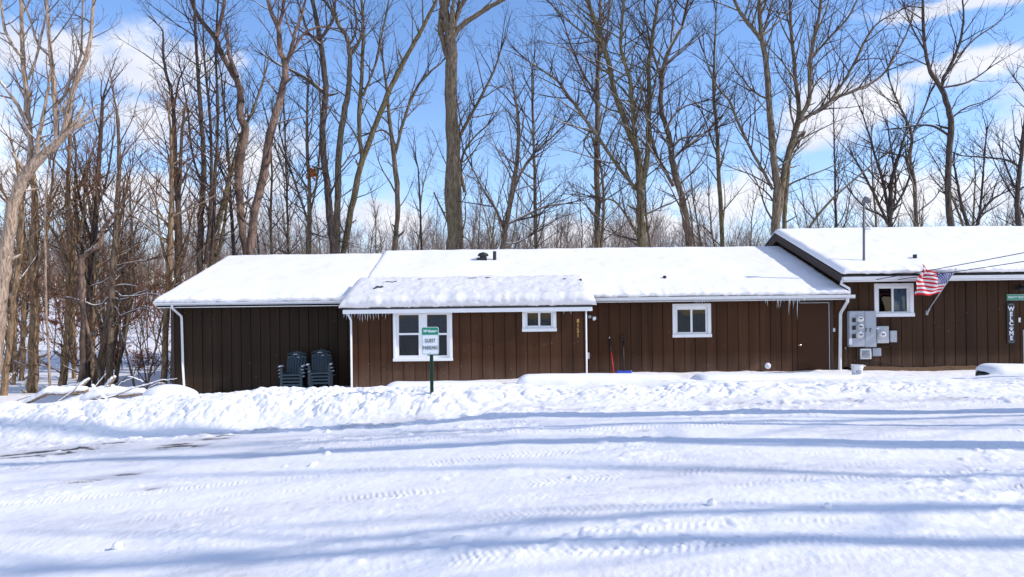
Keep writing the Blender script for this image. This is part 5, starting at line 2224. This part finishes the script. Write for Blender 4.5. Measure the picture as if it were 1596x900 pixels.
hero('slim tree forking low right of the slanting brown trunk', 32.0,
     [[(615, 392, 4.2), (620, 325, 4), (615, 248, 3.8), (606, 181, 3), (603, 140, 2.2), (596, 90, 1.5)],
      [(616, 240, 2.6), (630, 186, 2.5), (648, 140, 2.1), (668, 115, 1.8), (688, 98, 1.2)],
      [(612, 215, 1.6), (597, 203, 1.5), (585, 206, 1)]], 'bark', 'twig', .8)
hero('thin dead stem with few twigs left of the thickest trunk', 33.0, [[(657, 392, 1.7), (655, 330, 1.5), (652, 262, 1.1)]], 'bark_dark', 'twig', .5)
hero('slender tree half hidden just right of the thickest trunk', 33.0,
     [[(719, 390, 4), (716, 300, 3.6), (715, 222, 3), (726, 195, 2.6), (754, 143, 2.2), (770, 110, 1.7), (780, 80, 1.2)],
      [(724, 300, 2.4), (718, 260, 2.2), (730, 225, 1.8), (760, 195, 1.2)],
      [(676, 300, 1.2), (690, 330, 1.5), (700, 350, 1.8)]], 'bark', 'twig', 1.0)
hero('spreading low tree with snowy lower limbs right of the roof vent', 29.0,
     [[(783, 388, 4.2), (790, 345, 4), (797, 306, 3.8), (807, 239, 3.2), (807, 181, 2.4), (800, 140, 1.5)],
      [(797, 306, 2.6), (812, 270, 2.4), (832, 240, 2), (864, 210, 1.5), (884, 190, 1)],
      [(790, 350, 2.2), (815, 338, 2), (850, 322, 1.7), (880, 318, 1.1)],
      [(787, 365, 2.4), (775, 330, 2.2), (756, 300, 1.8), (736, 262, 1.2)],
      [(786, 380, 1.8), (803, 379, 1.6), (822, 370, 1.1)]], 'bark_snowy', 'twig', 1.15, lower=.8)
hero('thin upright tree beside the spreading low tree', 32.0, [[(835, 388, 3), (834, 300, 2.7), (832, 229, 2.3), (830, 160, 1.8), (829, 112, 1.2)]], 'bark', 'twig', 1.5)
hero('straight dark tree behind the middle roof with even side branches', 31.0,
     [[(931, 388, 4.6), (931, 300, 4.3), (930, 229, 4), (931, 143, 3.4), (934, 72, 2.8), (936, 0, 2)],
      [(936, 388, 2.2), (941, 330, 2.1), (938, 270, 1.8), (928, 232, 1.5)],
      [(931, 150, 2), (912, 120, 1.8), (893, 80, 1.5), (880, 40, 1.1)]], 'bark', 'twig', 1.5)
hero('large many-limbed tree with mossy base behind the middle roof', 28.5,
     [[(1000, 388, 7), (999, 340, 6.6), (998, 296, 6), (994, 239, 5), (979, 205, 4.4), (960, 148, 4), (945, 86, 3.7), (926, 29, 3.1), (912, -6, 2.6)],
      [(993, 236, 3.6), (988, 200, 3.4), (986, 170, 3.2), (981, 120, 3), (968, 75, 2.6), (971, 20, 2.2), (974, -10, 1.8)],
      [(999, 296, 4.4), (1006, 262, 4.2), (1011, 220, 3.8), (1012, 160, 3.4), (1012, 96, 3), (1020, 40, 2.6), (1026, 0, 2)],
      [(992, 296, 2.8), (975, 275, 2.8), (954, 247, 2.7), (935, 218, 2.6), (921, 200, 2.6), (905, 175, 2.4), (888, 153, 2.2), (870, 128, 1.8), (852, 114, 1.6), (826, 98, 1.1)],
      [(921, 202, 1.8), (910, 225, 1.5), (925, 246, 1.1)],
      [(950, 100, 2), (935, 70, 1.8), (900, 45, 1.5), (862, 10, 1.2)],
      [(1005, 390, 1.8), (965, 320, 1.6), (940, 310, 1.2)]], 'bark_moss', 'twig', 1.55, spread=1.15)
hero('leaning tree with a wavy trunk and snowy limbs right of the many-limbed tree', 29.0,
     [[(1075, 385, 5.6), (1065, 320, 5.2), (1050, 262, 4.8), (1042, 209, 4.3), (1030, 169, 3.8), (1033, 115, 3.4), (1042, 80, 3), (1062, 42, 2.5), (1074, -5, 2)],
      [(1050, 291, 3), (1034, 262, 3), (1024, 245, 2.8), (1015, 212, 2.4), (1010, 190, 1.8)],
      [(1046, 235, 2.2), (1060, 217, 2.2), (1080, 213, 1.8), (1098, 208, 1.2)],
      [(1048, 250, 2), (1062, 235, 2), (1085, 218, 1.6), (1106, 200, 1)],
      [(1032, 130, 2), (1020, 90, 1.8), (1010, 50, 1.4), (1004, 10, 1)],
      [(1036, 205, 1.8), (1050, 180, 1.7), (1070, 165, 1.4), (1092, 160, 1)]], 'bark_snowy', 'twig', 1.5, spread=1.1)
hero('thin straight tree between the leaning tree and the big forked tree', 32.0,
     [[(1126, 385, 3.6), (1121, 287, 3.3), (1118, 215, 2.8), (1112, 143, 2.2), (1114, 72, 1.5), (1116, 20, 1.1)],
      [(1120, 250, 1.5), (1108, 215, 1.3), (1096, 180, .9)]], 'bark_moss', 'twig', 1.1)
hero('big pale forked tree behind the meeting of the two roofs', 28.0,
     [[(1208, 372, 6.8), (1211, 306, 6.4), (1207, 250, 5.2), (1202, 205, 4.8), (1195, 105, 4.4), (1187, 57, 3.6), (1183, 0, 3), (1180, -20, 2.5)],
      [(1186, 62, 3.2), (1174, 46, 3.1), (1162, 32, 3), (1150, 12, 2.6), (1140, -10, 2.2)],
      [(1212, 345, 5.4), (1217, 310, 5), (1222, 267, 4.6), (1233, 225, 4.5), (1245, 186, 4.2), (1242, 143, 3.2), (1235, 72, 2.8), (1232, 24, 2.4), (1230, -10, 2)],
      [(1246, 186, 3.4), (1261, 155, 3.3), (1262, 96, 3), (1276, 28, 2.4), (1281, -8, 2)],
      [(1247, 191, 2.6), (1280, 168, 2.5), (1304, 152, 2.4), (1328, 143, 2.3), (1367, 124, 2), (1390, 96, 1.7), (1412, 55, 1.2)],
      [(1268, 178, 2.2), (1288, 165, 2.1), (1314, 129, 2.1), (1333, 96, 1.9), (1350, 60, 1.7), (1370, 35, 1.3), (1400, 18, .9)],
      [(1264, 92, 2), (1290, 62, 1.8), (1320, 30, 1.6), (1338, -5, 1.3)],
      [(1204, 296, 2.4), (1190, 268, 2.3), (1171, 234, 2.2), (1150, 190, 2), (1137, 158, 1.9), (1121, 140, 1.6), (1108, 115, 1.3), (1098, 85, 1)],
      [(1187, 57, 2), (1196, 30, 1.8), (1206, -5, 1.5)]], 'bark', 'twig', 1.2, spread=1.1)
hero('straight second stem close right of the big forked tree', 29.0,
     [[(1222, 366, 3.8), (1224, 320, 3.6), (1228, 262, 3.3), (1237, 225, 3), (1255, 205, 1.8), (1250, 216, 1.2)]], 'bark_moss', 'twig', .7)
hero('dark wavy tree with a Y fork against the right clouds', 30.0,
     [[(1483, 358, 5), (1477, 289, 4.6), (1481, 213, 4.4), (1480, 178, 4.2), (1467, 138, 3.8), (1450, 112, 3), (1441, 67, 2.5), (1438, 0, 2)],
      [(1467, 138, 2.8), (1472, 120, 2.7), (1482, 102, 2.5), (1496, 67, 2.1), (1502, 27, 1.6), (1500, 0, 1.2)],
      [(1468, 137, 1.7), (1500, 131, 1.6), (1520, 122, 1.4), (1540, 108, 1)],
      [(1479, 212, 1.9), (1455, 197, 1.8), (1428, 196, 1.4), (1405, 200, 1)],
      [(1482, 185, 1.4), (1505, 168, 1.2), (1530, 160, .9)],
      [(1492, 90, 1.5), (1520, 60, 1.3), (1550, 40, 1), (1565, 25, .8)],
      [(1442, 80, 1.6), (1425, 50, 1.3), (1412, 20, 1)]], 'bark_dark', 'twig_dark', .95, spread=.8)
hero('slim crooked tree left of the dark wavy tree', 31.0,
     [[(1429, 358, 3.2), (1425, 289, 3), (1418, 249, 2.8), (1421, 213, 2.4), (1408, 178, 2), (1395, 150, 1.6), (1386, 125, 1.2)],
      [(1424, 283, 2), (1412, 247, 1.8), (1400, 242, 1.3)],
      [(1421, 210, 1.7), (1436, 180, 1.5), (1448, 150, 1)]], 'bark_snowy', 'twig_dark', 1.0)
hero('bushy many-stemmed dark tree behind the service mast', 31.0,
     [[(1388, 360, 4), (1388, 320, 3.6), (1390, 280, 3), (1402, 240, 2.2), (1412, 205, 1.4)],
      [(1386, 345, 2.6), (1378, 290, 2.4), (1366, 250, 2), (1356, 215, 1.5), (1345, 180, 1)],
      [(1384, 350, 2.4), (1366, 310, 2.2), (1345, 270, 1.8), (1330, 245, 1.2)],
      [(1390, 335, 2), (1396, 290, 1.8), (1390, 240, 1.5), (1384, 200, 1)],
      [(1386, 350, 1.9), (1372, 335, 1.8), (1350, 325, 1.4), (1330, 305, 1)],
      [(1391, 330, 2), (1408, 300, 1.8), (1420, 270, 1.3)]], 'bark_dark', 'twig_dark', 1.2, spread=.8, lower=1)
hero('low curving tree right of the dark wavy tree', 31.0,
     [[(1510, 356, 3), (1500, 325, 2.6), (1493, 290, 2.2), (1488, 262, 1.6)],
      [(1522, 352, 2.4), (1530, 330, 2.2), (1546, 312, 1.9), (1560, 303, 1.2)],
      [(1525, 350, 2), (1530, 300, 1.8), (1534, 250, 1.4), (1538, 205, 1)]], 'bark_dark', 'twig_dark', 1.3, spread=.8, lower=1)
hero('dark tree at the right edge of the sky with an arching limb', 30.5,
     [[(1588, 356, 4), (1585, 310, 3.6), (1590, 260, 3.2), (1598, 190, 2.8), (1602, 120, 2.2)],
      [(1591, 262, 1.9), (1570, 250, 1.7), (1540, 246, 1.4), (1500, 243, 1)],
      [(1586, 300, 1.7), (1572, 270, 1.5), (1562, 240, 1)]], 'bark_dark', 'twig_dark', 1.2, spread=.8, lower=.8)
hero('thin leaning snapped stem behind the right roof ridge', 29.5,
     [[(1250, 388, 2.6), (1264, 352, 2.2), (1290, 318, 1.9), (1322, 288, 1.6), (1364, 253, 1.1)]], 'bark', 'twig', .25)
# ---- left of the pink trunks: clumps of straight stems
hero('three-stemmed upright tree clump left of the pink-barked tree', 29.0,
     [[(311, 418, 5), (313, 340, 4.4), (318, 260, 3.8), (312, 170, 3.2), (306, 80, 2.4), (303, 0, 1.7)],
      [(320, 412, 3.4), (328, 330, 3.2), (330, 250, 2.8), (326, 170, 2.2), (318, 90, 1.6), (316, 20, 1.1)],
      [(330, 408, 3.4), (333, 340, 3.2), (336, 260, 2.8), (340, 170, 2.4), (336, 80, 1.8), (340, 0, 1.3)],
      [(319, 300, 2), (300, 240, 1.8), (292, 170, 1.5), (282, 110, 1)]], 'bark_dark', 'twig', 1.1)
hero('curved mossy trunk sweeping right behind the left roof end', 30.0,
     [[(330, 412, 4.4), (336, 370, 4.2), (352, 300, 3.8), (364, 256, 3.2), (378, 205, 2.6), (395, 170, 2), (412, 120, 1.4)],
      [(340, 400, 2.6), (352, 330, 2.4), (358, 270, 2), (352, 200, 1.7), (345, 120, 1.2)]], 'bark_moss', 'twig', 1.1)
hero('tall thin tree with a bent top standing alone left of the clump', 31.0,
     [[(279, 440, 4.2), (278, 330, 4), (273, 260, 3.7), (271, 190, 3.3), (268, 150, 2.8), (258, 110, 2.2), (254, 80, 1.7), (254, 50, 1.2), (245, 38, .9)],
      [(270, 180, 1.7), (278, 130, 1.5), (286, 110, 1)],
      [(276, 300, 1.6), (290, 270, 1.4), (306, 240, .9)]], 'bark_dark', 'twig', .9, spread=.8)
hero('small tree with a rusty leaf ball high in its crown', 31.0,
     [[(480, 398, 4.2), (482, 350, 3.6), (482, 300, 2.8), (478, 200, 2.2), (481, 120, 1.5)],
      [(480, 345, 2), (465, 300, 1.8), (448, 250, 1.5), (436, 205, 1)],
      [(484, 330, 1.9), (494, 280, 1.7), (500, 200, 1.4), (497, 120, 1)],
      [(476, 360, 1.6), (500, 368, 1.3), (515, 372, .9)]], 'bark', 'twig', 1.2)
hero('thin pole tree between the pale trunk and the dark pair', 32.0, [[(423, 398, 2.4), (422, 330, 2.2), (424, 270, 1.8), (420, 200, 1.3)]], 'bark', 'twig', 1.2)
hero('very thin tree left of the dark pair of trunks', 33.0, [[(450, 398, 2), (447, 300, 1.9), (444, 200, 1.6), (440, 130, 1.1)], [(446, 280, 1.1), (430, 230, 1), (424, 180, .7)]], 'bark', 'twig', 1.3)
nst = at(487, 270, 30.8)
mb = MB()
for i in range(90):
    c = nst + Vector((random.gauss(0, .09), random.gauss(0, .09), random.gauss(0, .11)))
    a, b = Vector((uni(-1, 1), uni(-1, 1), uni(-1, 1))).normalized() * .09, Vector((uni(-1, 1), uni(-1, 1), uni(-1, 1))).normalized() * .06
    mb.add([c - a, c - b, c + a, c + b], [(0, 1, 2, 3)])
mb.tube([nst + Vector((0, 0, -.14)), nst, nst + Vector((0, 0, .13))], [.06, .15, .05], 8)
tag(mb.build('leaf_nest', M['nest']), 'rusty orange ball of dry leaves caught high in a bare tree', 'nest')

# ---- the wood on the left: trunks whose feet one can see
LG = 'trees in the wood left of the house'
hero('thick pale leaning tree with spreading crown at the far left edge', 21.5,
     [[(-16, 606, 11.5), (-4, 520, 10.5), (3, 440, 10), (10, 380, 9.5), (20, 320, 8.8), (36, 280, 8), (60, 248, 7.2), (84, 228, 6.2), (98, 214, 5.4)],
      [(98, 215, 5), (108, 170, 4.4), (118, 130, 4), (134, 92, 3.5), (142, 50, 2.8), (146, 0, 2.2), (147, -15, 2)],
      [(88, 222, 4.2), (86, 170, 4), (84, 130, 3.8), (79, 80, 3.2), (75, 45, 2.8), (73, 0, 2.3), (72, -15, 2)],
      [(45, 270, 5), (47, 235, 4.6), (43, 170, 4.2), (38, 120, 3.8), (35, 60, 3.3), (33, 0, 2.8), (32, -15, 2.4)],
      [(43, 195, 3), (28, 165, 2.8), (14, 145, 2.4), (-5, 120, 2)],
      [(36, 92, 2.6), (18, 68, 2.4), (6, 40, 2.1), (2, 0, 1.8)],
      [(58, 244, 3.4), (60, 215, 3.2), (68, 180, 2.8), (76, 135, 2.2)],
      [(86, 165, 2.6), (100, 150, 2.4), (112, 118, 2.2), (126, 85, 2), (128, 30, 1.5), (130, -10, 1.2)],
      [(80, 90, 2.2), (60, 70, 2), (50, 40, 1.7), (40, 10, 1.4)],
      [(44, 125, 2), (58, 85, 1.8), (66, 50, 1.5), (72, 20, 1)]], 'bark_pale', 'twig_tan', .75, name='bare_tree', grp=LG, spread=.8)
hero('stout grey trunk with rough bark in the left wood', 24.0,
     [[(51, 612, 8.2), (52, 560, 7.4), (54, 478, 7), (52, 400, 6.2), (55, 330, 5.2), (50, 260, 4), (46, 180, 2.6)],
      [(54, 400, 3.4), (36, 370, 3), (20, 330, 2.4), (5, 300, 1.8)], [(55, 420, 3), (70, 380, 2.8), (78, 320, 2.2), (84, 250, 1.5)]], 'bark_warm', 'twig_rust', 1.0, grp=LG, lower=1)
hero('brown trunk with slight curve third from the left in the wood', 24.5,
     [[(97, 606, 6.2), (101, 560, 5.4), (106, 513, 5.2), (108, 450, 5), (111, 380, 4.4), (106, 300, 3.4), (110, 200, 2.2)], [(109, 420, 2.4), (92, 380, 2.2), (76, 350, 1.6)], [(110, 400, 2.4), (124, 360, 2.2), (136, 310, 1.6)]], 'bark_warm', 'twig_rust', 1.0, grp=LG, lower=1)
hero('reddish dead snag bent right at half height in the left wood', 23.5,
     [[(126, 602, 5), (129, 560, 4.6), (130, 500, 4.4), (128, 450, 4.2), (128, 408, 4), (134, 397, 3.8), (148, 388, 3.8), (156, 380, 3.6), (160, 360, 3.2), (170, 345, 2.8), (188, 322, 2)],
      [(128, 481, 2.6), (122, 472, 2.4), (112, 466, 2), (98, 464, 1.4)]], 'bark_pink', 'twig_rust', .3, grp=LG)
hero('dark straight trunk directly behind the bent reddish snag', 25.0,
     [[(136, 598, 4.8), (138, 500, 4.4), (142, 407, 4.2), (150, 320, 3.8), (155, 240, 3.2), (160, 160, 2.2)], [(145, 380, 2.2), (128, 330, 2), (118, 270, 1.5)], [(150, 330, 2), (166, 280, 1.8), (176, 220, 1.2)]], 'bark_dark', 'twig_rust', 1.0, grp=LG, lower=1)
hero('mossy trunk with many snow-laden limbs reaching right in the left wood', 24.0,
     [[(170, 598, 5.8), (173, 530, 5), (174, 460, 4.8), (178, 390, 4.4), (183, 320, 3.8), (186, 250, 3), (182, 170, 2)],
      [(175, 474, 1.7), (186, 468, 1.7), (199, 465, 1.6), (214, 458, 1.5), (232, 452, 1.2)],
      [(176, 482, 1.6), (186, 492, 1.6), (199, 488, 1.5), (220, 481, 1.3), (236, 486, 1), (250, 495, .8)],
      [(176, 462, 1.5), (190, 462, 1.5), (214, 461, 1.4), (232, 458, 1.2), (250, 460, .9)],
      [(178, 425, 1.6), (190, 418, 1.6), (199, 411, 1.5), (206, 400, 1.3), (213, 391, 1)],
      [(180, 415, 1.4), (200, 410, 1.4), (228, 406, 1.1)],
      [(175, 470, 1.7), (160, 474, 1.7), (145, 476, 1.6), (130, 470, 1.4), (104, 463, 1)],
      [(173, 432, 1.6), (160, 440, 1.6), (142, 446, 1.2)],
      [(177, 512, 1.4), (190, 510, 1.3), (200, 505, 1)],
      [(180, 380, 1.6), (196, 345, 1.5), (212, 320, 1.2)],
      [(178, 372, 1.6), (164, 340, 1.5), (158, 300, 1.1)],
      [(174, 450, 1.4), (184, 445, 1.5), (197, 444, 1.3), (215, 447, 1)]], 'bark_snowy', 'twig_rust', .8, grp=LG, lower=.5)
hero('leaning brown trunk touching the mossy trunk at its foot', 24.5, [[(157, 604, 4.4), (163, 550, 4), (167, 500, 3.8), (176, 420, 3.2), (186, 350, 2.4), (200, 280, 1.6)]], 'bark_warm', 'twig_rust', 1.0, grp=LG, lower=.6)
hero('straight brown trunk just left of the house corner downspout', 24.0,
     [[(256, 594, 5.2), (258, 530, 4.8), (262, 450, 4.4), (266, 360, 4), (268, 280, 3.2), (266, 200, 2.2)], [(260, 470, 1.6), (272, 440, 1.5), (284, 400, 1.1)], [(263, 420, 2), (250, 370, 1.8), (243, 310, 1.3)]], 'bark_warm', 'twig_rust', 1.1, grp=LG, lower=.8)
hero('trunk partly hidden by the house corner downspout', 25.0, [[(280, 596, 5), (278, 520, 4.6), (276, 450, 4.4), (276, 360, 3.8), (280, 280, 3), (284, 200, 2)], [(277, 430, 2), (290, 390, 1.7), (296, 350, 1.2)]], 'bark_dark', 'twig_rust', 1.0, grp=LG, lower=.6)
hero('slanting trunk nearest the left edge below the pale tree', 23.0, [[(6, 614, 5), (14, 540, 4.6), (20, 480, 4.2), (30, 400, 3.6), (34, 330, 3), (26, 250, 2)]], 'bark_warm', 'twig_rust', 1.0, grp=LG, lower=.8)
hero('thin crooked bare stem between the stout grey and brown trunks', 23.0, [[(78, 600, 1.9), (75, 540, 1.8), (72, 480, 1.7), (71, 400, 1.6), (70, 330, 1.3), (76, 260, 1)]], 'bark_pale', 'twig_rust', .7, grp=LG)
hero('short thin trunk left of the stout grey trunk', 26.0, [[(21, 612, 3), (23, 560, 2.8), (24, 500, 2.6), (28, 420, 2.2), (26, 340, 1.6)]], 'bark_warm', 'twig_rust', 1.2, grp=LG, lower=1)
hero('brown trunk right of the thin crooked stem', 27.0, [[(33, 608, 4), (36, 540, 3.8), (38, 470, 3.4), (38, 390, 3), (34, 300, 2)], ], 'bark_warm', 'twig_rust', 1.1, grp=LG, lower=1)
hero('slim tree with rusty leaves low on its stem', 27.0, [[(143, 580, 3.8), (145, 520, 3.4), (146, 460, 3), (143, 380, 2.6), (146, 300, 1.8)]], 'bark_warm', 'twig_rust', 1.2, grp=LG, lower=1)
hero('paired thin stem left of the brown curved trunk', 27.5, [[(115, 596, 3.6), (116, 540, 3.2), (113, 480, 3), (116, 400, 2.6), (120, 310, 1.7)]], 'bark_warm', 'twig_rust', 1.2, grp=LG, lower=1)
hero('thin wavy stem behind the leaves near the house corner', 26.0, [[(267, 592, 2), (267, 560, 1.8), (270, 530, 1.7), (278, 510, 1.2)]], 'bark_warm', 'twig_rust', .6, grp=LG, lower=1)

# ---- prototypes for the repeats deeper in the wood


def proto_tree(H, r0, seedv, stems, bark, twig, first=.35, leaves=False, dens=1.0):
    RG.seed(seedv)
    P = dict(STY, lev=3, dens=(2.0, 2.3, 2.2), seg=.42, wander=.19)
    tr, cr = TB(), TB()
    root = thing('forest_tree', 'x', 'tree')
    for s in range(stems):
        d = nrm((uni(-.1, .1) + (s - (stems - 1) / 2) * .13, uni(-.12, .12), 1))
        p = (s * r0 * 1.2 - (stems - 1) * r0 * .6, uni(-.1, .1), -.3)
        n = 16
        L = H * uni(.85, 1.05)
        pts, rad = [p], [r0 * 1.25]
        for i in range(n):
            d = nrm((d[0] + uni(-.12, .12), d[1] + uni(-.12, .12), d[2] + .06))
            p = tuple(p[k] + d[k] * L / n for k in range(3))
            pts.append(p)
            rad.append(r0 * (1 - .9 * ((i + 1) / n) ** 1.1) * uni(.95, 1.05) + .008)
        tr.tube(pts, rad, 6)
        for i in range(int(n * first), n):
            t = i / n
            for _ in range(RG.choice((2, 2, 3)) if dens >= 1 else RG.choice((1, 2))):
                f = uni(0, 1)
                q = tuple(pts[i][k] * (1 - f) + pts[i + 1][k] * f for k in range(3))
                dd = nrm(tuple(pts[i + 1][k] - pts[i][k] for k in range(3)))
                Lb = H * uni(.10, .26) * (1.25 - .75 * t)
                grow(cr, q, side_dir(dd, R(uni(28, 55)), .2), Lb, min(rad[i] * .5, .014 + Lb * .008), 1, P, tr)
    tr.build('trunk', M[bark], root)
    cr.build('crown', M[twig], root)
    return root


PROTO = [proto_tree(15, .12, 101, 1, 'bark', 'twig'), proto_tree(17, .15, 102, 1, 'bark_dark', 'twig'), proto_tree(14, .10, 103, 2, 'bark', 'twig'),
         proto_tree(12, .085, 104, 3, 'bark_dark', 'twig', .2), proto_tree(16, .13, 105, 2, 'bark_moss', 'twig', .3), proto_tree(10, .07, 106, 2, 'bark_snowy', 'twig', .15)]
PROTO += [proto_tree(17, .15, 111, 1, 'bark_dark', 'twig', .55, dens=.4), proto_tree(16, .13, 112, 2, 'bark', 'twig', .6, dens=.4)]
PK = ['straight single-stemmed', 'tall dark single-stemmed', 'twin-stemmed', 'low bushy three-stemmed', 'tall mossy twin-stemmed', 'short snow-dusted', 'tall sparse single-stemmed', 'tall sparse twin-stemmed']
RG.seed(77)
cnt = 0


def place(k, x, y, s, rz, label, group):
    global cnt
    o = copy_tree(PROTO[k])
    o.location = (x, y, gz(x, y))
    o.rotation_euler = (0, 0, rz)
    o.scale = (s, s, s * uni(.92, 1.08))
    o['label'] = label
    o['group'] = group
    cnt += 1
    return o


# behind the houses
spots = []
for i in range(3000):
    y = 33 + 57 * uni(0, 1) ** 1.0
    x = uni(-1, 1) * (.74 * y + 2)
    if x < -.34 * y - 1:
        continue
    if all((x - a) ** 2 + (y - b) ** 2 > (2.4 + .035 * y) ** 2 for a, b in spots):
        spots.append((x, y))
    if len(spots) > 66:
        break
for x, y in spots:
    k = RG.choice((0, 0, 1, 2, 2, 3, 3, 4, 5))
    px = CX + x / y * F_PX
    sc = uni(.5, .9)
    place(k, x, y, sc, uni(0, 6.28), PK[k] + ' bare tree in the background wood behind the house roofs', 'background trees behind the houses')
# left wood
spots = []
for i in range(3000):
    y = 25.5 + 50 * uni(0, 1) ** 1.2
    x = uni(-.86, -.36) * y
    pxx = CX + x / y * F_PX
    if x > -11.3 or (190 < pxx < 252 and y < 46):
        continue
    if all((x - a) ** 2 + (y - b) ** 2 > (1.35 + .03 * y) ** 2 for a, b in spots):
        spots.append((x, y))
    if len(spots) > 32:
        break
for x, y in spots:
    k = RG.choice((0, 1, 2, 2, 3, 4, 5, 5))
    place(k, x, y, uni(.5, .85), uni(0, 6.28), PK[k] + ' bare tree in the snowy wood left of the long house', 'background trees left of the houses')

# trees standing to the right of the lot, whose shadows cross the snow
SHG = 'trees right of the parking lot'
for i, (x, y, k, s) in enumerate([(10.2, 10.15, 6, 1.75), (11.5, 7.15, 6, 1.35), (19.0, 5.6, 7, 1.35), (19.5, 2.2, 6, 1.4), (25.0, .9, 7, 1.3), (24.0, 8.2, 6, 1.35), (33.0, 3.6, 7, 1.3), (9.9, 8.7, 6, .6)]):
    o = place(k, x, y, s, uni(0, 6.28), PK[k] + ' bare tree standing right of the parking lot', SHG)
for pr in PROTO:
    for ch in list(pr.children):
        bpy.data.objects.remove(ch)
    bpy.data.objects.remove(pr)

# young beeches that keep their rusty leaves
RG.seed(5)


def beech(H, seedv):
    RG.seed(seedv)
    root = thing('beech_sapling', 'x', 'tree')
    tr, lf = TB(), MB()
    P = dict(STY, lev=2, dens=(3, 3), seg=.3, up=.02)
    pts, rad, p = [(0, 0, -.1)], [.03], (0, 0, -.1)
    for i in range(8):
        p = (p[0] + uni(-.06, .06), p[1] + uni(-.06, .06), p[2] + H / 8)
        pts.append(p)
        rad.append(.03 * (1 - i / 8.5))
    tr.tube(pts, rad, 5)
    for i in range(2, 8):
        for _ in range(2):
            grow(tr, pts[i], side_dir((0, 0, 1), R(uni(55, 85)), .1), uni(.5, 1.2), .012, 1, P)
    tips = tr.v[60:]
    for i in range(260):
        c = Vector(RG.choice(tips)) + Vector((uni(-.06, .06), uni(-.06, .06), uni(-.08, .02)))
        a = Vector((uni(-1, 1), uni(-1, 1), uni(-1, 1))).normalized() * .075
        b = Vector((uni(-1, 1), uni(-1, 1), uni(-1, .4))).normalized() * .04
        lf.add([c - a, c - b, c + a, c + b], [(0, 1, 2, 3)])
    tr.build('trunk', M['twig_rust'], root)
    lf.build('leaves', M['leaf'], root)
    return root


BP = [beech(2.6, 31), beech(3.4, 32), beech(1.8, 33)]
RG.seed(9)
for i, (px, d, k, s) in enumerate([(228, 42, 1, 1), (238, 46, 0, 1.1), (222, 50, 1, 1), (146, 32, 1, 1), (112, 33, 0, 1.1), (248, 52, 1, .9), (85, 36, 1, 1), (60, 42, 0, 1), (210, 58, 1, 1.1), (30, 38, 1, 1), (170, 55, 0, 1.2), (260, 60, 1, 1.2), (95, 48, 1, 1.2), (12, 30, 0, 1), (195, 45, 2, 1), (1066, 60, 1, 1.2), (1094, 64, 0, 1.3), (1078, 70, 1, 1.3), (515, 55, 1, 1.2), (505, 62, 0, 1.3), (550, 60, 2, 1.4), (215, 27.5, 2, .55), (230, 27, 2, .5), (240, 28, 2, .5), (205, 29, 2, .5), (185, 30, 2, .6)]):
    x = (px - CX) / F_PX * d
    o = copy_tree(BP[k])
    o.location = (x, d, gz(x, d))
    o.rotation_euler = (0, 0, uni(0, 6))
    o.scale = (s, s, s)
    lowk = s < .65
    o['label'] = 'tiny leafy shoot with rusty leaves in the open snow of the left wood' if lowk else ('young beech with rusty winter leaves in the left wood' if px < 400 else 'young beech with rusty winter leaves behind the roofs')
    o['group'] = 'leafy shoots in the snow' if lowk else 'young beeches with rusty leaves'
for pr in BP:
    for ch in list(pr.children):
        bpy.data.objects.remove(ch)
    bpy.data.objects.remove(pr)

# ---- undergrowth and the far wooded hill: uncountable masses
RG.seed(13)
tb = TB()
P2 = dict(STY, lev=2, dens=(2.2, 2.0), seg=.4, wander=.16, up=.03)
for i in range(340):
    y = 42 + 52 * uni(0, 1) if i > 55 else uni(26, 42)
    x = uni(-.88, -.375) * y
    if x > -11.5:
        continue
    H = uni(1.6, 6.5)
    p = (x, y, gz(x, y) - .05)
    grow(tb, p, nrm((uni(-.3, .3), uni(-.3, .3), 1)), H, .012 + H * .003, 0, P2)
uo = tb.build('undergrowth', M['twig_rust'])
tag(uo, 'tangle of thin rusty saplings filling the left wood', 'undergrowth', kind='stuff')
tb = TB()
P3 = dict(STY, lev=2, dens=(1.1, 1.0), seg=1.2, wander=.11, up=.05, a0=22, a1=60)
RMIN_old = RMIN
RMIN = .018
for i in range(1700):
    y = 115 + 80 * uni(0, 1)
    x = uni(-.86, .86) * y
    H = uni(5.5, 12.5) * (.8 + .4 * float(vn(np.array([x * .07]), np.array([y * .03]), 4)[0]))
    p = (x, y, gz(x, y) - .1)
    grow(tb, p, nrm((uni(-.12, .12), uni(-.12, .12), 1)), H, .05 + H * .006, 0, P3)
RMIN = RMIN_old
fw = tb.build('far_wood', M['far_wood'])
tag(fw, 'bare far wood covering the rising hill beyond the houses', 'wood', kind='stuff')
# low brushy growth behind the roofs
tb = TB()
for i in range(420):
    y = uni(34, 75)
    x = uni(-.34, .8) * y
    H = uni(1.8, 4.6)
    p = (x, y, gz(x, y) - .05)
    grow(tb, p, nrm((uni(-.4, .4), uni(-.3, .3), 1)), H, .014 + H * .003, 0, P2)
uo = tb.build('brushwood', M['twig'])
tag(uo, 'low brushwood showing between the roofs and the far hill', 'brushwood', kind='stuff')
